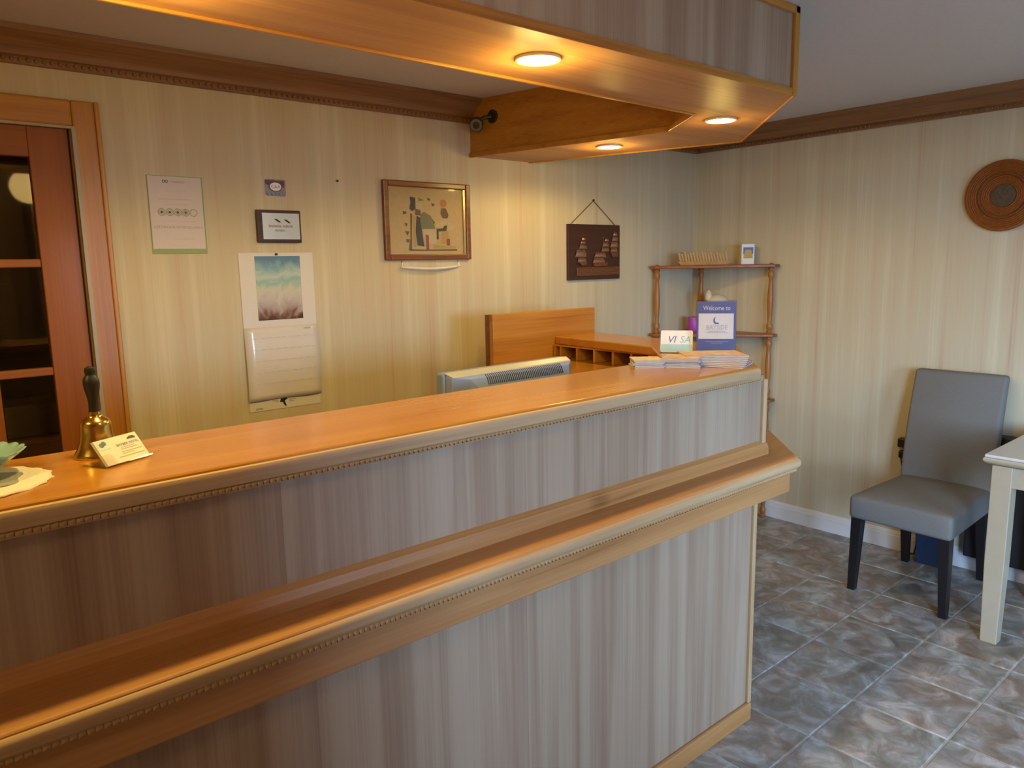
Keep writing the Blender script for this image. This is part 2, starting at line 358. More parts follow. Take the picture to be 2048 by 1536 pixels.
class Fr:
    """flat print frame: (u, v) in metres on a surface"""
    def __init__(s, O, U, V, N): s.O, s.U, s.V, s.N = map(Vector, (O, U, V, N))
    def p(s, u, v, d=0.0): return s.O + s.U*u + s.V*v + s.N*d
    def rect(s, mb, u0, u1, v0, v1, d=0.0008): return mb.poly([s.p(u0,v0,d), s.p(u1,v0,d), s.p(u1,v1,d), s.p(u0,v1,d)])
    def pg(s, mb, pts, d=0.0008): return mb.poly([s.p(u,v,d) for u, v in pts])
    def disc(s, mb, u, v, r, d=0.0008, n=20, sy=1.0): return mb.poly([s.p(u+r*math.cos(2*math.pi*k/n), v+sy*r*math.sin(2*math.pi*k/n), d) for k in range(n)])
    def ring(s, mb, u, v, r, w, d=0.0008, n=24, sy=1.0):
        for k in range(n):
            a, b = 2*math.pi*k/n, 2*math.pi*(k+1)/n
            mb.poly([s.p(u+(r-w)*math.cos(a), v+sy*(r-w)*math.sin(a), d), s.p(u+r*math.cos(a), v+sy*r*math.sin(a), d), s.p(u+r*math.cos(b), v+sy*r*math.sin(b), d), s.p(u+(r-w)*math.cos(b), v+sy*(r-w)*math.sin(b), d)])
        return mb
    def slab(s, mb, u0, u1, v0, v1, d0, d1):
        return mb.loft([[s.p(u0,v0,d0), s.p(u1,v0,d0), s.p(u1,v1,d0), s.p(u0,v1,d0)], [s.p(u0,v0,d1), s.p(u1,v0,d1), s.p(u1,v1,d1), s.p(u0,v1,d1)]])
    def relief(s, mb, pts, d0, d1): return mb.loft([[s.p(u,v,d0) for u, v in pts], [s.p(u,v,d1) for u, v in pts]])
    def text(s, t, size, u, v, d=0.0008, align='CENTER', sx=1.0, shear=0.0): return text_mb(t, size, s.p(u,v), s.U, s.V, s.N, d, align, sx, shear)

# ================================================================== ROOM
CEIL = 2.285; XL = -5.3
floor = struct(obj('floor', MB().box(XL, 0, NY, 0, -0.06, -0.004).box(EX, 0, WY, NY, -0.06, -0.004), 'grout'), 'grey grouted tile floor')
tm = MB(); T = 0.305; h = T/2 - 0.0028
tm.loft([[(-h,-h,-0.012),(h,-h,-0.012),(h,h,-0.012),(-h,h,-0.012)], [(-h,-h,-0.003),(h,-h,-0.003),(h,h,-0.003),(-h,h,-0.003)], [(-h+.003,-h+.003,0),(h-.003,-h+.003,0),(h-.003,h-.003,0),(-h+.003,h-.003,0)]])
tme = bpy.data.meshes.new('floor_tile'); tme.from_pydata(tm.v, [], tm.f); tme.materials.append(MATS['tile_glaze'])
fo = OFF[floor.name]
for i in range(17):
    for j in range(15):
        cx, cy = -0.005 - T*(i+0.5) , -1.812 + T*(j-10+0.5) + T
        if cy + h > -0.002 or cy - h < WY + 0.05 or cx - h < XL or (cy - h < NY + .02 and cx - h < EX): continue
        t = bpy.data.objects.new('floor_tile', tme); COL.objects.link(t); t.parent = floor
        t.location = Vector((cx, cy, 0)) - fo
        t.rotation_euler = (0, 0, random.choice((0, 1, 2, 3))*math.pi/2)
DX0, DX1, DZ = -4.17, -3.425, 2.012           # door opening
bw = MB().box(XL-0.1, DX0, 0, 0.12, -0.05, CEIL+.05).box(DX1, 0.12, 0, 0.12, -0.05, CEIL+.05).box(DX0, DX1, 0, 0.12, DZ, CEIL+.05)
wall_back = struct(obj('wall_back', bw, 'wallpaper_back'), 'cream wallpapered back wall with faint vertical stripes')
wall_right = struct(obj('wall_right', MB().box(0, 0.12, WY-.15, 0, -0.05, CEIL+.05), 'wallpaper_side'), 'cream striped wallpapered side wall behind the grey chair')
wall_left = struct(obj('wall_left', MB().box(XL-.1, XL, NY-.15, 0, -.05, CEIL+.05), 'wall_plain'))
struct(obj('wall_front', MB().box(XL-.1, EX-.12, NY-.12, NY, -.05, CEIL+.05).box(EX-.12, FX0, WY-.12, WY, -.05, CEIL+.05).box(FX1, .12, WY-.12, WY, -.05, CEIL+.05).box(FX0, FX1, WY-.12, WY, -.05, FZ0).box(FX0, FX1, WY-.12, WY, FZ1, CEIL+.05), 'wall_plain'))
struct(obj('wall_entry', MB().box(EX-.12, EX, WY, EY0, -.05, CEIL+.05).box(EX-.12, EX, EY1, NY+.32, -.05, CEIL+.05).box(EX-.12, EX, EY0, EY1, -.05, EZ0).box(EX-.12, EX, EY0, EY1, EZ1, CEIL+.05), 'wall_plain'))  # wing past the nearer front wall added to block daylight from the left counter
struct(obj('ground_outside', MB().box(-60, EX-.13, -40, 20, -.3, -.16).box(EX-.13, 40, -40, WY-.13, -.3, -.16), 'asphalt'))
ceiling = struct(obj('ceiling', MB().box(XL-.1, .12, NY-.12, .12, CEIL, CEIL+.08).box(EX-.12, .12, WY-.15, NY-.12, CEIL, CEIL+.08), 'ceiling_paint'), 'plain pale painted ceiling')
win = empty_struct('window_1', (EX, (EY0+EY1)/2, EZ0))
ym = (EY0+EY1)/2
for a_, b_ in ((EY0, EY0+.05), (EY1-.05, EY1), (ym-.025, ym+.025)): obj('window_frame', MB().box(EX-.09, EX-.03, a_, b_, EZ0, EZ1), 'white_paint', win)
for z_ in (EZ0, EZ1-.05): obj('window_rail', MB().box(EX-.09, EX-.03, EY0+.05, EY1-.05, z_, z_+.05), 'white_paint', win)
for a_, b_ in ((EY0+.05, ym-.025), (ym+.025, EY1-.05)): obj('pane', MB().box(EX-.063, EX-.058, a_, b_, EZ0+.05, EZ1-.05), 'window_glass', win)
win = empty_struct('window_2', ((FX0+FX1)/2, WY, FZ0))
xm = (FX0+FX1)/2
for a_, b_ in ((FX0, FX0+.05), (FX1-.05, FX1), (xm-.025, xm+.025)): obj('window_frame', MB().box(a_, b_, WY-.09, WY-.03, FZ0, FZ1), 'white_paint', win)
for z_ in (FZ0, FZ1-.05): obj('window_rail', MB().box(FX0+.05, FX1-.05, WY-.09, WY-.03, z_, z_+.05), 'white_paint', win)
for a_, b_ in ((FX0+.05, xm-.025), (xm+.025, FX1-.05)): obj('pane', MB().box(a_, b_, WY-.063, WY-.058, FZ0+.05, FZ1-.05), 'window_glass', win)

# crown moulding
CB = 2.18
cprof = [(0, CB), (.012, CB), (.016, CB+.006), (.016, CB+.022), (.024, CB+.026), (.026, CB+.034), (.034, CB+.05), (.048, CB+.066), (.062, CB+.078), (.066, CB+.084), (.076, CB+.088), (.080, CB+.105), (0, CB+.105)]
SX0, SX1 = -1.752, -1.40        # where the soffit meets the back wall
def crown(name, a, b, mat, beads):
    t = struct(obj(name, MB().sweep(cprof, a, b), mat, smooth=True), 'brown carved crown moulding with a bead row')
    bm = MB()
    pa, pb = Vector(a[0]), Vector(b[0]); n = int((pb-pa).length/0.022); nn = Vector(a[1])
    for k in range(n):
        p = pa + (pb-pa)*((k+.5)/n) + nn*0.017
        bm.sphere((p.x, p.y, CB+.013), .0075, 6, 4)
    stuff(obj('bead_row', bm, beads, t, smooth=True))
    return t
crown('trim_1', ((XL, 0), (0, -1)), ((SX0+.003, 0), (0, -1)), 'crown_wood', 'crown_wood')
crown('trim_2', ((SX1-.02, 0), (0, -1)), ((0, 0), (-1, -1)), 'crown_wood', 'crown_wood')
crown('trim_3', ((0, 0), (-1, -1)), ((0, WY), (-1, 0)), 'crown_wood_side', 'crown_wood_side')
bprof = [(0, 0), (.015, 0), (.015, .075), (.012, .08), (.012, .088), (.006, .1), (0, .102)]
struct(obj('baseboard_right', MB().sweep(bprof, ((0, 0), (-1, -1)), ((0, WY), (-1, 0))), 'white_paint'), 'white painted baseboard along the side wall')
struct(obj('baseboard_back', MB().sweep(bprof, ((-3.33, 0), (0, -1)), ((0, 0), (-1, -1))), 'white_paint'))

# ------------------------------------------------------------------ door on the back wall
door = empty_struct('door_1', ((DX0+DX1)/2, 0.02, 0), 'reddish wooden glazed door with divided panes')
YD0, YD1 = 0.012, 0.05
obj('stile', MB().box(-3.547, DX1-.006, YD0, YD1, .01, DZ-.004), 'door_wood', door, bevel=.003)
obj('stile', MB().box(DX0+.006, -4.048, YD0, YD1, .01, DZ-.004), 'door_wood', door, bevel=.003)
obj('rail', MB().box(-4.048, -3.547, YD0, YD1, 1.902, DZ-.004), 'door_wood_rail', door, bevel=.003)
obj('rail', MB().box(-4.048, -3.547, YD0, YD1, .01, .21), 'door_wood_rail', door, bevel=.003)
zz = [1.902, 1.5645, 1.206, .856, .51, .21]
for z in zz[1:-1]: obj('muntin', MB().box(-4.048, -3.547, YD0+.003, YD1-.003, z-.0135, z+.0135), 'door_wood_rail', door, bevel=.004)
for x in (-3.713, -3.882): obj('muntin', MB().box(x-.0125, x+.0125, YD0+.004, YD1-.004, .21, 1.902), 'door_wood', door, bevel=.004)
xs = [-3.547, -3.713, -3.882, -4.048]
for c in range(3):
    for r in range(5): obj('pane', MB().box(xs[c+1], xs[c], .029, .033, zz[r+1], zz[r]), 'pane_glass', door)
csg = struct(obj('trim_4', MB().box(-3.419, -3.336, -.018, 0, 0, 2.088), 'orange_trim_z', bevel=.006), 'orange wood door casing')
obj('head_casing', MB().box(-4.262, -3.419, -.018, 0, 2.004, 2.088), 'orange_trim_x', csg, bevel=.006)
obj('jamb_casing', MB().box(-4.262, -4.178, -.018, 0, 0, 2.004), 'orange_trim_z', csg, bevel=.006)
obj('outer_bead', MB().box(-3.352, -3.336, -.026, -.018, 0, 2.088), 'orange_trim_z', csg, bevel=.004)
ws = struct(obj('trim_5', MB().box(-3.4249, -3.4125, -.0215, -.0005, 0.002, 2.004).box(-4.17, -3.4249, -.0215, -.0005, 1.996, 2.004), 'cream_paint'), 'pale weatherstrip between door and casing')
# dark room behind the door
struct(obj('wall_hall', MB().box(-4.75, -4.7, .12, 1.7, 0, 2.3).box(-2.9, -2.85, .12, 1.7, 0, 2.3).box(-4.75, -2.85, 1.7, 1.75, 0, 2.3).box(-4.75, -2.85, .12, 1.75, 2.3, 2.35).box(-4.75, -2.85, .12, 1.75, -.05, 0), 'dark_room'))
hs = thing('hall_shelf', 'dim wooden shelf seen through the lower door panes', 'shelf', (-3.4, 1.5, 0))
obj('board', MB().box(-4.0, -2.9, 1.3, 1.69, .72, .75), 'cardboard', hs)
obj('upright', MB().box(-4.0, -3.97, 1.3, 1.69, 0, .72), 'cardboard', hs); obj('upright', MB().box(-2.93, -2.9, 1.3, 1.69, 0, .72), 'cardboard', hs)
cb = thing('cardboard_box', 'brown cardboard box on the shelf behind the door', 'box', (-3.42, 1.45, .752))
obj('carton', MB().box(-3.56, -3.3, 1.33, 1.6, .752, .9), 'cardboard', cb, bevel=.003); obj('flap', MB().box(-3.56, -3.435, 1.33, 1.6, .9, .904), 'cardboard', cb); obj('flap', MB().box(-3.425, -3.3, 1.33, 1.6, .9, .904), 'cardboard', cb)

# ------------------------------------------------------------------ soffit over the counter
ZS = 2.032; ZT = CEIL
SXL = -5.28
outer = [(SXL, -1.624), (-1.76, -1.624), (-1.088, -1.006), (-1.40, -.002)]
inner = [(SX0-.012, -.002), (-1.556, -.997), (-1.752, -1.262), (SXL, -1.30)]
sf = thing('ceiling_soffit', 'dropped wood soffit with laminate front and orange edge trim above the counter', 'soffit', (-3.0, -1.45, ZS))
def wall_strip(a, b, z0, z1, th, side):
    """vertical board from a to b, thickness th to the given side (unit normal sign)"""
    a, b = Vector((a[0], a[1])), Vector((b[0], b[1])); d = (b-a).normalized(); n = Vector((d.y, -d.x))*side*th
    return MB().prism([tuple(a), tuple(b), tuple(b+n), tuple(a+n)], z0, z1)
obj('underside_panel', MB().prism([(x, y) for x, y in outer] + [(x, y) for x, y in inner], ZS+.002, ZS+.016), 'pine_x', sf)
k = 0; x = SXL
while x < -1.77:
    x2 = min(x+1.76, -1.76); obj('front_sheet', MB().box(x+.0004, x2-.0004, -1.622, -1.610, ZS+.016, ZT-.001), 'laminate', sf); x = x2
obj('chamfer_panel', wall_strip(outer[1], outer[2], ZS+.016, ZT-.001, .012, -1), 'laminate', sf)
obj('return_panel', wall_strip(outer[2], outer[3], ZS+.016, ZT-.001, .012, -1), 'laminate', sf)
for a, b in zip(inner[:-1], inner[1:]):
    obj('inner_panel', wall_strip(a, b, ZS+.016, ZT-.001, .012, -1), 'orange_trim_x' if b[0] < -3 else 'orange_trim_y', sf)
for a, b in zip(outer[:-1], outer[1:]):
    obj('edge_trim', wall_strip(a, b, ZS-.004, ZS+.018, .006, 1), 'orange_trim_x', sf, bevel=.002)
for a, b in zip(inner[:-1], inner[1:]):
    obj('edge_trim', wall_strip(a, b, ZS-.004, ZS+.018, .010, 1), 'orange_trim_x', sf, bevel=.002)
obj('corner_trim', MB().box(-1.782, -1.757, -1.634, -1.622, ZS-.004, ZT-.001), 'orange_trim_z', sf, bevel=.002)
obj('top_trim', MB().box(SXL, -1.757, -1.634, -1.622, ZT-.022, ZT-.001), 'orange_trim_x', sf, bevel=.002)

def downlight(x, y, label, power=1.0):
    d = thing('downlight', label, 'downlight', (x, y, ZS-.012), group='recessed soffit downlights')
    obj('ring', MB().lathe([(.0505, .0075), (.056, .0075), (.0575, .010), (.0565, .014), (.0505, .014)], (x, y, ZS-.012), 28, hollow=True), 'lamp_ring', d, smooth=True)
    obj('lens', MB().lathe([(.0005, .0045), (.03, .0055), (.046, .0075), (.051, .010), (.051, .0135), (.0005, .0135)], (x, y, ZS-.012), 28), 'lens_glow', d, smooth=True)
    for kind_, share in (('SPOT', .76), ('POINT', .24)):       # beam of the reflector and glow of the bulb face
        l = bpy.data.lights.new('downlight_lamp', kind_); l.shadow_soft_size = .036; l.energy = HALOGEN_W*power*share; l.color = HALOGEN
        if kind_ == 'SPOT': l.spot_size = R(176); l.spot_blend = .3
        lo = bpy.data.objects.new('downlight_lamp', l); COL.objects.link(lo); lo.parent = d; lo.location = (0, 0, -.042)
downlight(-2.675, -1.455, 'glowing round downlight in the middle of the front soffit')
downlight(-1.588, -1.247, 'glowing round downlight at the chamfered soffit corner', .34)
downlight(-1.458, -.593, 'glowing round downlight on the soffit return near the back wall', .65)
downlight(-3.56, -1.46, 'round downlight in the soffit left of the middle one, out of frame')
downlight(-4.45, -1.46, 'round downlight at the far left end of the soffit, out of frame')

cl_ = thing('ceiling_lamp', 'frosted dome ceiling lamp over the lobby, out of frame behind the camera', 'ceiling lamp', (-3.15, -2.6, CEIL-.11))
obj('base', MB().lathe([(.0005, .095), (.13, .095), (.13, .11), (.0005, .11)], (-3.15, -2.6, CEIL-.111), 28), 'brass', cl_, smooth=True)
obj('dome', MB().lathe([(.0005, .0), (.06, .012), (.10, .045), (.12, .095), (.0005, .095)], (-3.15, -2.6, CEIL-.111), 28), 'dome_glow', cl_, smooth=True)
l = bpy.data.lights.new('ceiling_lamp_bulb', 'POINT'); l.shadow_soft_size = .1; l.energy = 2.5; l.color = (1.0, .62, .2)
lo = bpy.data.objects.new('ceiling_lamp_bulb', l); COL.objects.link(lo); lo.parent = cl_; lo.location = (0, 0, -.12)

# security camera on the inner soffit face
cc = thing('security_camera', 'small dark bullet security camera on the soffit by the back wall', 'security camera', (-1.79, -.12, 2.2))
obj('mount', MB().lathe([(.0005, 0), (.03, 0), (.03, .012), (.022, .018), (.0005, .018)], (-1.742, -.135, 2.197), 18, 'x'), 'cctv_grey', cc, smooth=True).scale = (1, 1, 1)
obj('arm', MB().tube([(-1.745, -.135, 2.197), (-1.775, -.12, 2.19), (-1.795, -.10, 2.175)], .009), 'cctv_grey', cc, smooth=True)
cd = (cam.location - Vector((-1.8, -.1, 2.165))).normalized()
def along(c, d, prof, n=20, hollow=False):
    if hollow: prof = list(prof) + [prof[0]]
    d = Vector(d).normalized(); a = Vector((0,0,1)); u = d.cross(a).normalized(); w = d.cross(u); mb = MB(); rings = []
    for r, hh in prof: rings.append([Vector(c)+d*hh+u*(r*math.cos(2*math.pi*k/n))+w*(r*math.sin(2*math.pi*k/n)) for k in range(n)])
    return mb.loft(rings, cap=not hollow)
cdir = Vector((-.52, -.62, -.22)); cb0 = Vector((-1.795, -.09, 2.165))
obj('body', along(cb0, cdir, [(.0005, -.03), (.026, -.03), (.031, -.02), (.031, .05), (.028, .055), (.0005, .055)]), 'cctv_grey', cc, smooth=True)
obj('lens_ring', along(cb0, cdir, [(.016, .0552), (.026, .0552), (.026, .060), (.016, .060)], hollow=True), 'cctv_ring', cc, smooth=True)
obj('lens', along(cb0, cdir, [(.0005, .0552), (.0155, .0552), (.0155, .058), (.0005, .059)]), 'black', cc, smooth=True)

# ================================================================== COUNTER
ZB = 1.196
bar_poly = [(-5.2, -1.594), (-1.858, -1.594), (-1.385, -1.21), (-1.305, -.362), (-1.573, -.362), (-1.628, -.973), (-1.918, -1.262), (-5.2, -1.262)]
bt = thing('bar_top', 'glossy orange wood bar top running along the reception counter', 'countertop', (-3.4, -1.45, ZB-.036))
obj('slab', MB().prism(bar_poly, ZB-.036, ZB), 'bar_wood_x', bt, bevel=.006, seg=3)
def rope(name, a, b, z, r, mat, parent, pitch=.0115):
    a, b = Vector(a), Vector(b); n = int((b-a).length/pitch); mb = MB(); d = (b-a).normalized()
    for k in range(n):
        p = a + (b-a)*((k+.5)/n); q = d*(pitch*.42)
        mb.loft([[ (p.x-q.x-d.y*0, p.y-q.y, z-r*.9), (p.x-q.x+ (d.y)*r, p.y-q.y-(d.x)*r, z-r*.4), (p.x-q.x+d.y*r*.2, p.y-q.y-d.x*r*.2, z+r*.6)],
                 [ (p.x+q.x, p.y+q.y, z-r*.6), (p.x+q.x+(d.y)*r, p.y+q.y-(d.x)*r, z+r*.4), (p.x+q.x+d.y*r*.2, p.y+q.y-d.x*r*.2, z+r*.9)]])
    return stuff(obj(name, mb, mat, parent))
up_pts = [(-5.2, -1.572), (-1.787, -1.572), (-1.415, -1.262), (-1.345, -.364)]
lo_pts = [(-5.2, -1.62), (-1.903, -1.62), (-1.44, -1.235), (-1.375, -.364)]
obj('edge_band', MB().box(-5.2, -1.83, -1.596, -1.573, ZB-.05, ZB-.036), 'pale_trim_x', bt, bevel=.003)
obj('edge_band', wall_strip((-1.835, -1.585), (-1.40, -1.222), ZB-.05, ZB-.036, .02, -1), 'pale_trim_x', bt, bevel=.003)
obj('edge_nosing', MB().loft([[(x, -1.590, ZB-.036), (x, -1.600, ZB-.036), (x, -1.602, ZB-.024), (x, -1.602, ZB-.014), (x, -1.599, ZB-.008), (x, -1.590, ZB-.005)] for x in (-5.2, -1.856)]), 'pale_trim_x', bt, smooth=True)
obj('edge_nosing', wall_strip((-1.858, -1.594), (-1.385, -1.21), ZB-.036, ZB-.008, .004, 1), 'pale_trim_x', bt)
rope('rope_moulding', (-5.2, -1.597), (-1.84, -1.597), ZB-.043, .005, 'pale_trim_x', bt)

cn = thing('reception_counter', 'wood reception counter with beige laminate panels and a stepped front', 'counter', (-3.4, -1.45, 0))
def planks(seam, x0, x1, y, z0, z1, w):
    x = seam - math.ceil((seam-x0)/w)*w
    while x < x1-.002:
        a, b = max(x, x0), min(x+w, x1)
        if b-a > .004: obj('panel_sheet', MB().box(a+.0002, b-.0002, y, y+.012, z0, z1), 'laminate', cn)
        x += w
planks(-3.455, -5.2, -1.787, -1.572, .905, ZB-.037, 1.75)
planks(-2.887, -5.2, -1.903, -1.62, .05, .80, 1.22)
obj('chamfer_panel', wall_strip(up_pts[1], up_pts[2], .893, ZB-.037, .012, -1), 'laminate', cn)
obj('return_panel', wall_strip(up_pts[2], up_pts[3], .893, ZB-.037, .012, -1), 'laminate', cn)
obj('chamfer_panel', wall_strip(lo_pts[1], lo_pts[2], 0, .80, .012, -1), 'laminate', cn)
obj('return_panel', wall_strip(lo_pts[2], lo_pts[3], 0, .80, .012, -1), 'laminate', cn)
obj('base_trim', MB().box(-5.2, -1.897, -1.634, -1.620, 0, .063), 'pine_x', cn, bevel=.004)
obj('base_trim', wall_strip(lo_pts[1], lo_pts[2], 0, .063, .012, 1), 'pine_x', cn, bevel=.003)
obj('corner_trim', MB().box(-1.914, -1.895, -1.631, -1.612, .063, .80), 'pale_trim_z', cn, bevel=.003)
obj('corner_trim', MB().box(-1.800, -1.777, -1.583, -1.560, .93, ZB-.05), 'pale_trim_z', cn, bevel=.004)
obj('panel_moulding', MB().loft([[(x, -1.572, .892), (x, -1.590, .892), (x, -1.590, .912), (x, -1.584, .928), (x, -1.572, .938)] for x in (-5.2, -1.772)]), 'pine_x', cn)
mm = MB(); a, b = Vector(up_pts[1]), Vector(up_pts[2]); d = (b-a).normalized(); n = Vector((d.y, -d.x))
mm.loft([[tuple((p+n*o).to_tuple()) + (z,) for o, z in ((0, .892), (.018, .892), (.018, .912), (.012, .928), (0, .938))] for p in (a, b)])
obj('panel_moulding', mm, 'pine_x', cn)
obj('staff_panel', MB().box(-5.2, -1.93, -1.30, -1.282, 0, ZB-.037), 'laminate', cn)
obj('staff_panel', MB().box(-1.60, -1.585, -.96, -.365, 0, 1.07), 'laminate', cn)
# lower ledge
ZL = .892
ledge_poly = [(-5.2, -1.680), (-1.741, -1.680), (-1.255, -1.225), (-1.20, -.364), (-1.343, -.364), (-1.413, -1.260), (-1.785, -1.570), (-5.2, -1.570)]
lg = thing('counter_ledge', 'lower pine ledge with apron and rope moulding along the counter front', 'ledge', (-3.4, -1.65, .77))
obj('board', MB().prism(ledge_poly, ZL-.03, ZL), 'pine_x', lg, bevel=.007, seg=3)
obj('nosing', MB().loft([[(x, -1.664, ZL-.05), (x, -1.672, ZL-.05), (x, -1.676, ZL-.042), (x, -1.684, ZL-.032), (x, -1.684, ZL-.0305), (x, -1.664, ZL-.0305)] for x in (-5.2, -1.745)]), 'pale_trim_x', lg, smooth=True)
obj('edge_nosing', MB().loft([[(x, -1.677, ZL-.030), (x, -1.686, ZL-.030), (x, -1.688, ZL-.022), (x, -1.688, ZL-.014), (x, -1.685, ZL-.008), (x, -1.677, ZL-.005)] for x in (-5.2, -1.738)]), 'pale_trim_x', lg, smooth=True)
rope('rope_moulding', (-5.2, -1.677), (-1.75, -1.677), ZL-.043, .006, 'pale_trim_x', lg)
apr = [(-5.2, -1.66), (-1.752, -1.66), (-1.275, -1.21), (-1.225, -.364)]
obj('apron', MB().box(-5.2, -1.752, -1.66, -1.640, .772, ZL-.03), 'pine_x', lg, bevel=.004)
obj('apron', wall_strip(apr[1], apr[2], .772, ZL-.03, .02, -1), 'pine_x', lg, bevel=.004)
obj('apron', wall_strip(apr[2], apr[3], .772, ZL-.03, .02, -1), 'pine_x', lg, bevel=.004)
obj('soffit_board', MB().prism([(-5.2, -1.642), (-1.76, -1.642), (-1.285, -1.2), (-1.24, -.364), (-1.37, -.364), (-1.44, -1.235), (-1.9, -1.619), (-5.2, -1.619)], .80, .812), 'pine_x', lg)
# pigeonholes, work surface, back board
wk = thing('work_surface', 'bright orange wood work surface under the pigeonholes behind the bar', 'desk', (-1.7, -.7, 1.07))
obj('top', MB().prism([(-1.36, -.364), (-2.02, -.364), (-2.02, -.9), (-1.98, -1.1), (-1.94, -1.25), (-1.92, -1.27), (-1.64, -.99), (-1.42, -.99)], 1.072, 1.094), 'bar_wood_y', wk, bevel=.003)
pg = thing('pigeonhole_unit', 'row of small open pigeonholes under the bar top return', 'pigeonhole', (-1.48, -.66, 1.095))
obj('back', MB().box(-1.40, -1.39, -.965, -.365, 1.095, 1.159), 'orange_trim_y', pg)
obj('face_rail', MB().box(-1.588, -1.572, -.972, -.363, 1.152, 1.1595), 'orange_trim_y', pg)
for y in (-.371, -.411, -.515, -.622, -.731, -.834, -.944): obj('divider', MB().box(-1.585, -1.40, y-.006, y+.006, 1.095, 1.152), 'orange_trim_z', pg)
obj('corner_rail', wall_strip((-1.633, -.978), (-1.918, -1.262), 1.1, 1.1595, .012, 1), 'orange_trim_y', pg)
bb = thing('back_board', 'upright knotty orange wood board standing behind the monitor', 'board', (-1.63, -.34, 0))
obj('panel', MB().box(-1.945, -1.30, -.360, -.335, 0, 1.317), 'board_wood', bb, bevel=.002)
obj('end_batten', MB().box(-1.945, -1.915, -.335, -.305, 0, 1.315), 'frame_wood', bb)
# desk and monitor behind the counter
dk = thing('office_desk', 'plain wood desk hidden behind the counter under the monitor', 'desk', (-3.0, -1.0, 0))
obj('top', MB().box(-4.2, -2.06, -1.275, -.7, .73, .755), 'orange_trim_x', dk)
for x, y in ((-4.17, -1.25), (-4.17, -.73), (-2.09, -1.25), (-2.09, -.73)): obj('leg', MB().box(x-.025, x+.025, y-.02, y+.02, 0, .73), 'orange_trim_z', dk)
mo = thing('computer_monitor', 'silver computer monitor seen from behind above the bar top', 'monitor', (-2.395, -1.0, .755), rz=R(2), local=True)
wm, hm = .555, .40; zt = .447
def rr(x0, x1, y, z0, z1): return [(x0, y, z0), (x1, y, z0), (x1, y, z1), (x0, y, z1)]
obj('bezel', MB().loft([rr(-wm/2, wm/2, .045, zt-hm, zt), rr(-wm/2, wm/2, .005, zt-hm, zt)]), 'monitor_silver', mo, bevel=.008, seg=3)
obj('screen', MB().box(-wm/2+.02, wm/2-.02, .0452, .047, zt-hm+.03, zt-.02), 'black', mo)
hb = MB()
hb.loft([rr(-wm/2+.006, wm/2-.006, .004, zt-hm+.01, zt-.004), rr(-wm/2+.012, wm/2-.008, -.024, zt-hm+.02, zt-.012), rr(-wm/2+.075, wm/2-.03, -.036, zt-hm+.04, zt-.022), rr(-wm/2+.115, wm/2-.045, -.058, zt-hm+.08, zt-.075), rr(-wm/2+.13, wm/2-.06, -.066, zt-hm+.12, zt-.13)])
obj('rear_housing', hb, 'monitor_silver', mo, bevel=.004)
obj('lit_top', MB().loft([[(-wm/2+.004, .004, zt-.002), (wm/2-.004, .004, zt-.002), (wm/2-.004, .004, zt+.002), (-wm/2+.004, .004, zt+.002)], [(-wm/2+.014, -.0255, zt-.0125), (wm/2-.010, -.0255, zt-.0125), (wm/2-.010, -.023, zt-.0085), (-wm/2+.014, -.023, zt-.0085)]]), 'monitor_top_lit', mo)
for k in range(42):
    x = -.135 + k*.0083
    obj('vent_slot', MB().loft([[(x-.0016, -.026, zt-.0128), (x+.0016, -.026, zt-.0128), (x+.0016, -.024, zt-.0155), (x-.0016, -.024, zt-.0155)], [(x-.0016, -.0374, zt-.0220), (x+.0016, -.0374, zt-.0220), (x+.0016, -.0345, zt-.0235), (x-.0016, -.0345, zt-.0235)], [(x-.0016, -.0474, zt-.0455), (x+.0016, -.0474, zt-.0455), (x+.0016, -.0445, zt-.0455), (x-.0016, -.0445, zt-.0455)]]), 'vent_dark', mo)
obj('stand_neck', MB().box(-.05, .05, -.05, .0, .012, .12), 'monitor_silver', mo)
obj('stand_foot', MB().lathe([(.0005, 0), (.13, 0), (.13, .008), (.06, .014), (.0005, .014)], (0, -.01, 0), 28), 'monitor_silver', mo, smooth=True)

# ================================================================== THINGS ON THE BACK WALL
def wallframe(x0, z0, y=0.0): return Fr((x0, y, z0), (1,0,0), (0,0,1), (0,-1,0))
# certificate
ct = thing('certificate', 'pale certificate with five ring symbols and a green bottom band', 'certificate', (-3.108, 0, 1.592))
F = wallframe(-3.204, 1.592)
obj('backing', F.slab(MB(), 0, .191, 0, .274, .0004, .003), 'cert_green', ct)
ct_sheet = obj('sheet', F.slab(MB(), .003, .186, .018, .272, .003, .0036), 'paper_cert', ct)
D = .0041
pr = MB()
for v, u0, u1, hh in ((.0285, .062, .115, .0015), (.052, .075, .145, .0018), (.115, .03, .155, .0014), (.173, .05, .135, .0014), (.191, .032, .147, .003), (.221, .06, .13, .0013)):
    u = u0
    while u < u1: w = random.uniform(.004, .011); F.rect(pr, u, min(u+w, u1), v, v+hh, D); u += w+.0018
stuff(obj('fine_print', pr, 'print_pale', ct_sheet))
obj('heading_lettering', F.text('CERTIFICATE OF EXCELLENCE', .0125, .095, .0905, D, sx=1.0), 'print_grey', ct_sheet); obj('name_lettering', F.text('tripadvisor', .0115, .106, .2505, D, sx=.9), 'print_grey', ct_sheet)
ow = MB(); F.ring(ow, .056, .2545, .0052, .0022, D); F.ring(ow, .066, .2545, .0052, .0022, D)
obj('owl_mark', ow, 'print_dark', ct_sheet)
rg = MB(); dots = MB()
for k in range(5):
    u = .041+.0275*k; F.ring(rg, u, .147, .0135, .0024, D)
    if k < 4: F.ring(rg, u, .147, .0085, .0018, D); F.disc(dots, u, .147, .0045, D)
obj('rating_rings', rg, 'print_green', ct_sheet); obj('rating_dots', dots, 'print_dark', ct_sheet)
